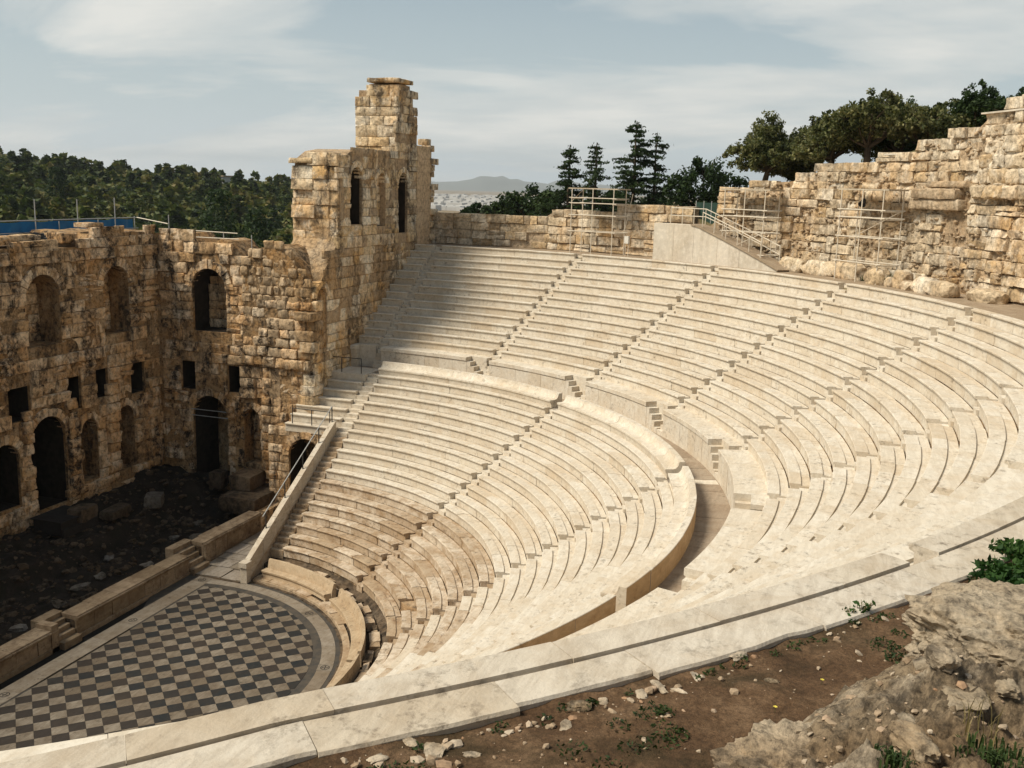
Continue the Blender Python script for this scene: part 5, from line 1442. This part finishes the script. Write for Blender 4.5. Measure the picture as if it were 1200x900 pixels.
# earth bank
v = []; idx = {}; f = []
step = .14
gx, gy = np.arange(14.5, 34, step), np.arange(17, 38, step)
for j, y in enumerate(gy):
    for i, x in enumerate(gx):
        r = math.hypot(x, y)
        if 35.45 < r < 47: idx[i, j] = len(v); v.append((x, y, hdirt(x, y)+.012*fbm(x*14, y*14, 3)))
for (i, j) in idx:
    k = [(i, j), (i+1, j), (i+1, j+1), (i, j+1)]
    if all(q in idx for q in k): f.append(tuple(idx[q] for q in k))
mesh('earth_bank', v, f, M['dirt'], kind='structure', smooth=True)
# rock outcrop between the camera and the bank, in polar steps round the place where one stands
v = []; f = []; nb, ndd = 480, 190
for i in range(nb):
    bear = -34+100*i/(nb-1); dc, _ = crest(bear)
    for j in range(ndd):
        d = .7+(dc+1.7-.7)*(j/(ndd-1)); a = R_(180-bear)
        x, y = CX+d*math.cos(a), CY+d*math.sin(a); v.append((x, y, hrock(x, y)))
for i in range(nb-1):
    for j in range(ndd-1): f.append((i*ndd+j, (i+1)*ndd+j, (i+1)*ndd+j+1, i*ndd+j+1))
o = mesh('rock_outcrop', v, f, M['rock_brown'], smooth=True)
tag(o, 'brown conglomerate rock bank full of small stones in the lower right foreground', 'rock')
def rock_pt(px, py, lift=0.0):
    """where the sight line through a photo pixel meets the outcrop"""
    q = ray(px, py); t_ = 1.0
    while t_ < 14:
        p = CAM+q*t_
        if p.z < hrock(p.x, p.y): break
        t_ += .02
    return p
p = rock_pt(1180, 745); boulder('large smooth pale boulder at the right edge above the brown rock', (p.x-.1, p.y+.2, p.z-.12), (.66, .50, .27), M['rock'], 'boulder', None, 'boulder', 6, .22, 2.0, 1.5, .075)
p = rock_pt(925, 893); boulder('pitted pale boulder at the bottom edge in front of the brown earth', (p.x, p.y, p.z-.10), (.36, .27, .17), M['rock'], 'boulder', None, 'boulder', 6, .24, 2.7, 1.9, .08)
gS = 'stones lying on the brown rock bank'
for (lab, px, py, s_, rot, mat) in (('flat triangular grey slab lying on the brown rock', 1128, 818, (.14, .10, .028), .3, 'rock'), ('small squared pale stone perched on the rock crest', 1104, 776, (.085, .06, .048), .5, 'rock'),
                                    ('pale flat stone low on the brown rock', 1062, 852, (.105, .055, .03), .2, 'rock'), ('long pale stone with a sharp lower edge', 1072, 874, (.12, .06, .04), .5, 'rock'),
                                    ('reddish stone tucked beside the pitted boulder', 912, 856, (.045, .04, .03), .1, 'rock_brown'), ('pale stone under the smooth boulder', 1150, 770, (.08, .05, .03), .9, 'rock'), ('small pale stone near the right edge', 1178, 808, (.07, .05, .03), .2, 'rock')):
    p = rock_pt(px, py); boulder(lab, (p.x, p.y, p.z+s_[2]*.3), s_, M[mat], 'stone', gS, 'stone', 4, .3, rot, 1.2, .03)
mb = MB()
for _ in range(1900):
    bear = random.uniform(-2, 40); dc, _s = crest(bear); d = dc*random.uniform(.35, 1.03); a = R_(180-bear)
    x, y = CX+d*math.cos(a), CY+d*math.sin(a); s_ = .005+.022*random.random()**3.5
    pebble(mb, (x, y, hrock(x, y)+s_*.2), s_)
mb.build('rock_pebbles', M['pebble'], kind='stuff')
mb = MB()
for _ in range(1900):
    a = random.uniform(32, 58); r = 36.02+3.6*random.random()**1.7; q = pol(r, a)
    if fbm(q.x*.6, q.y*.6, 9) < random.uniform(-.5, .25): continue
    s_ = .006+.045*random.random()**4
    pebble(mb, (q.x, q.y, hdirt(q.x, q.y)+s_*.25), s_)
mb.build('pebbles', M['pebble'], kind='stuff')
# stones of a hand's size on the earth, each its own
random.seed(92)
gP = 'loose stones on the brown earth beside the rim'
for i, (lab, px, py, s_) in enumerate((('squared pale stone at the bottom edge, left of the broad flat stone', 442, 891, .06), ('broad flat stone on the earth at the bottom edge below the paving', 508, 884, .095),
        ('small pale stone right of the broad flat stone at the bottom edge', 553, 886, .05), ('pale stone close under the paving edge near its broken corner', 482, 872, .055),
        ('lone pale oval stone lying on open earth below the rim paving', 663, 852, .06), ('flat reddish brown stone tucked under the middle of the paving edge', 678, 829, .085),
        ('grey stone just right of the flat reddish stone', 706, 824, .05), ('bright pale rounded stone in the middle of the earth strip', 752, 815, .065),
        ('long narrow stone pointing towards the rim paving', 772, 806, .085), ('angular pale stone beside the long narrow stone', 797, 812, .06),
        ('thin tilted stone close to the paving in the middle', 815, 795, .07), ('pale flat stone farther along near the paving', 866, 770, .07), ('dark small stone among the weeds before the brown rock', 905, 800, .05))):
    q = ray(px, py); t_ = 4.0
    while (CAM+q*t_).z > hdirt((CAM+q*t_).x, (CAM+q*t_).y): t_ += .02
    p = CAM+q*t_
    boulder(lab, (p.x, p.y, p.z+.010), (s_*1.3, s_*(.4 if 'narrow' in lab or 'thin' in lab else .8), s_*.36), M['rock_brown'] if 'brown' in lab or 'dark' in lab else M['field_stone'], 'loose_stone', 'loose stones on the brown earth beside the rim', 'stone', 3, .35, random.random()*6, 1.2, .03)
# weeds
def weed_patch(name, pts, n, hgt, mat, kind, seed, size=.035, parent=None):
    rng = np.random.default_rng(seed); P = []
    for (x, y, z, r) in pts:
        m_ = int(n*r); a = rng.uniform(0, 6.28, m_); rr = r*np.sqrt(rng.uniform(0, 1, m_)); h = rng.uniform(0, 1, m_)*hgt*(1-.6*(rr/r)**2)
        P.append(np.stack([x+rr*np.cos(a), y+rr*np.sin(a), z+h], 1))
    P = np.concatenate(P); return mesh_np(name, leaf_quads(P, size, rng, .5, .4), len(P), mat, parent, kind)
random.seed(94); pts = []
for _ in range(900):
    a = random.uniform(44, 62); r = 36.3+3.4*random.random()**.8; q = pol(r, a)
    if fbm(q.x*.55, q.y*.55, 21) < .02: continue
    pts.append((q.x, q.y, hdirt(q.x, q.y), random.uniform(.05, .17)))
for _ in range(60):
    a = random.uniform(36, 62); q = pol(35.98+random.random()*.12, a); pts.append((q.x, q.y, hdirt(q.x, q.y), random.uniform(.03, .08)))
weed_patch('low_weeds', pts, 330, .055, M['leaf_mid'], 'stuff', 95, .022)
def px_dirt(px, py):
    q = ray(px, py); t_ = 4.0
    while (CAM+q*t_).z > hdirt((CAM+q*t_).x, (CAM+q*t_).y): t_ += .02
    return CAM+q*t_
def plant(lab, p, r, h, n, mat, seed, size=.06, name='leafy_plant'):
    t = thing(name, lab, 'plant', tuple(p)); rng = np.random.default_rng(seed); random.seed(seed); mb = MB(); P = []
    for k in range(int(14+r*30)):
        a = random.random()*6.28; rr = r*random.random()**.6; tip = Vector((p.x+rr*math.cos(a), p.y+rr*math.sin(a), p.z+h*random.uniform(.5, 1)*(1-.4*(rr/r)**2)))
        mb.tube([p+Vector((rr*.3*math.cos(a), rr*.3*math.sin(a), -.02)), tip], .006, 4, .003)
        for j in range(n//int(14+r*30)): 
            s_ = random.uniform(.25, 1.05); c = Vector(p).lerp(tip, s_); P.append((c.x+random.gauss(0, .06*r+.02), c.y+random.gauss(0, .06*r+.02), c.z+random.gauss(0, .02)))
    mb.build('stems', M['leaf_dry'], t); P = np.array(P); mesh_np('leaves', leaf_quads(P, size, rng, .6, .5), len(P), mat, t)
p = px_dirt(1182, 690); plant('lush dark green leafy plant at the right edge beside the rim paving', p, .42, .30, 2300, M['leaf_weed'], 97, .045)
p = px_dirt(1222, 672); plant('second green leafy clump running out of the right edge', p, .6, .40, 2400, M['leaf_weed'], 98, .045)
p = px_dirt(1012, 721); plant('small sprig of green weed growing against the rim paving', p, .10, .20, 60, M['leaf_weed'], 99, .03)
p = px_dirt(996, 724); plant('tiny weed left of the sprig at the rim paving', p, .07, .14, 40, M['leaf_weed'], 100, .025)
for (lab, px, py) in (('yellow wildflower among the weeds on the earth', 963, 803), ('yellow wildflower close to the pitted boulder', 908, 835)):
    p = px_dirt(px, py); t = thing('wildflower', lab, 'flower', tuple(p)); MB().tube([p, p+Vector((.01, 0, .05))], .003, 4).build('stem', M['leaf_weed'], t)
    mb = MB()
    for k in range(6):
        a = k*pi/3; c = p+Vector((.01, 0, .055)); mb.add([c, c+Vector((.014*math.cos(a-.4), .014*math.sin(a-.4), .007)), c+Vector((.021*math.cos(a), .021*math.sin(a), .005)), c+Vector((.014*math.cos(a+.4), .014*math.sin(a+.4), .007))], [(0, 1, 2, 3)])
    mb.build('petals', M['flower'], t)
def grass(lab, p, r, h, n, mat, seed, w=.006):
    rng = random.Random(seed); mb = MB()
    for k in range(n):
        a = rng.random()*6.28; rr = r*rng.random(); b = Vector((p.x+rr*math.cos(a), p.y+rr*math.sin(a), p.z-.03)); H = h*rng.uniform(.4, 1); ax = rng.random()*6.28
        tip = b+Vector((math.cos(ax)*H*.35, math.sin(ax)*H*.35, H)); m_ = b.lerp(tip, .55)+Vector((-math.cos(ax)*H*.07, -math.sin(ax)*H*.07, .03)); sd = Vector((-math.sin(ax), math.cos(ax), 0))*w
        mb.add([b-sd, b+sd, m_+sd*.7, m_-sd*.7, tip], [(0, 1, 2, 3), (3, 2, 4)])
    tag(mb.build('grass_tuft', mat), lab, 'plant', 'grass tufts on the foreground rock')
grass('green grass tuft at the lower edge between the pale boulder and stones', rock_pt(1045, 893), .08, .09, 110, M['leaf_mid'], 101)
grass('dark grass tuft in the bottom right corner', rock_pt(1165, 893), .15, .09, 200, M['leaf_mid'], 102)
grass('thin dry stalks standing in front of the triangular slab', rock_pt(1128, 862), .05, .32, 9, M['leaf_dry'], 103, .003)
grass('thin dry stalks near the right bottom corner', rock_pt(1150, 872), .08, .28, 12, M['leaf_dry'], 104, .003)
grass('small bush of weeds at the foot of the third scaffold tower', Vector(tuple(pol(37.6, 126.6, 15.9))), .45, .7, 260, M['leaf_weed'], 105, .02)
grass('dry yellow weeds between the last boulders', Vector(tuple(pol(37.6, 122.4, 15.9))), .5, .5, 220, M['leaf_dry'], 106, .015)
grass('green weeds at the foot of the high wall left of the third scaffold', Vector(tuple(pol(37.9, 130.6, 15.9))), .5, .4, 220, M['leaf_weed'], 107, .02)
0 and grass('shrubby weeds in the dark recess of the high wall', Vector(tuple(pol(38.3, 121.4, 18.65))), .4, .6, 200, M['leaf_mid'], 108, .02)

# ================================================================== AIR
mb = MB().box((-12600, -12600, -63), (12600, 12600, 260))
hz_ = mb.build('haze', None, kind='stuff')
def haze_mat():
    m = bpy.data.materials.new('haze'); m.use_nodes = True; nt = m.node_tree; nt.nodes.clear()
    out = nd(nt, 'ShaderNodeOutputMaterial'); v = nd(nt, 'ShaderNodeVolumePrincipled', {'Color': (.86, .91, .95, 1), 'Density': .00008, 'Anisotropy': .25})
    nt.links.new(v.outputs[0], out.inputs['Volume']); return m
hz_.data.materials.clear(); hz_.data.materials.append(haze_mat())
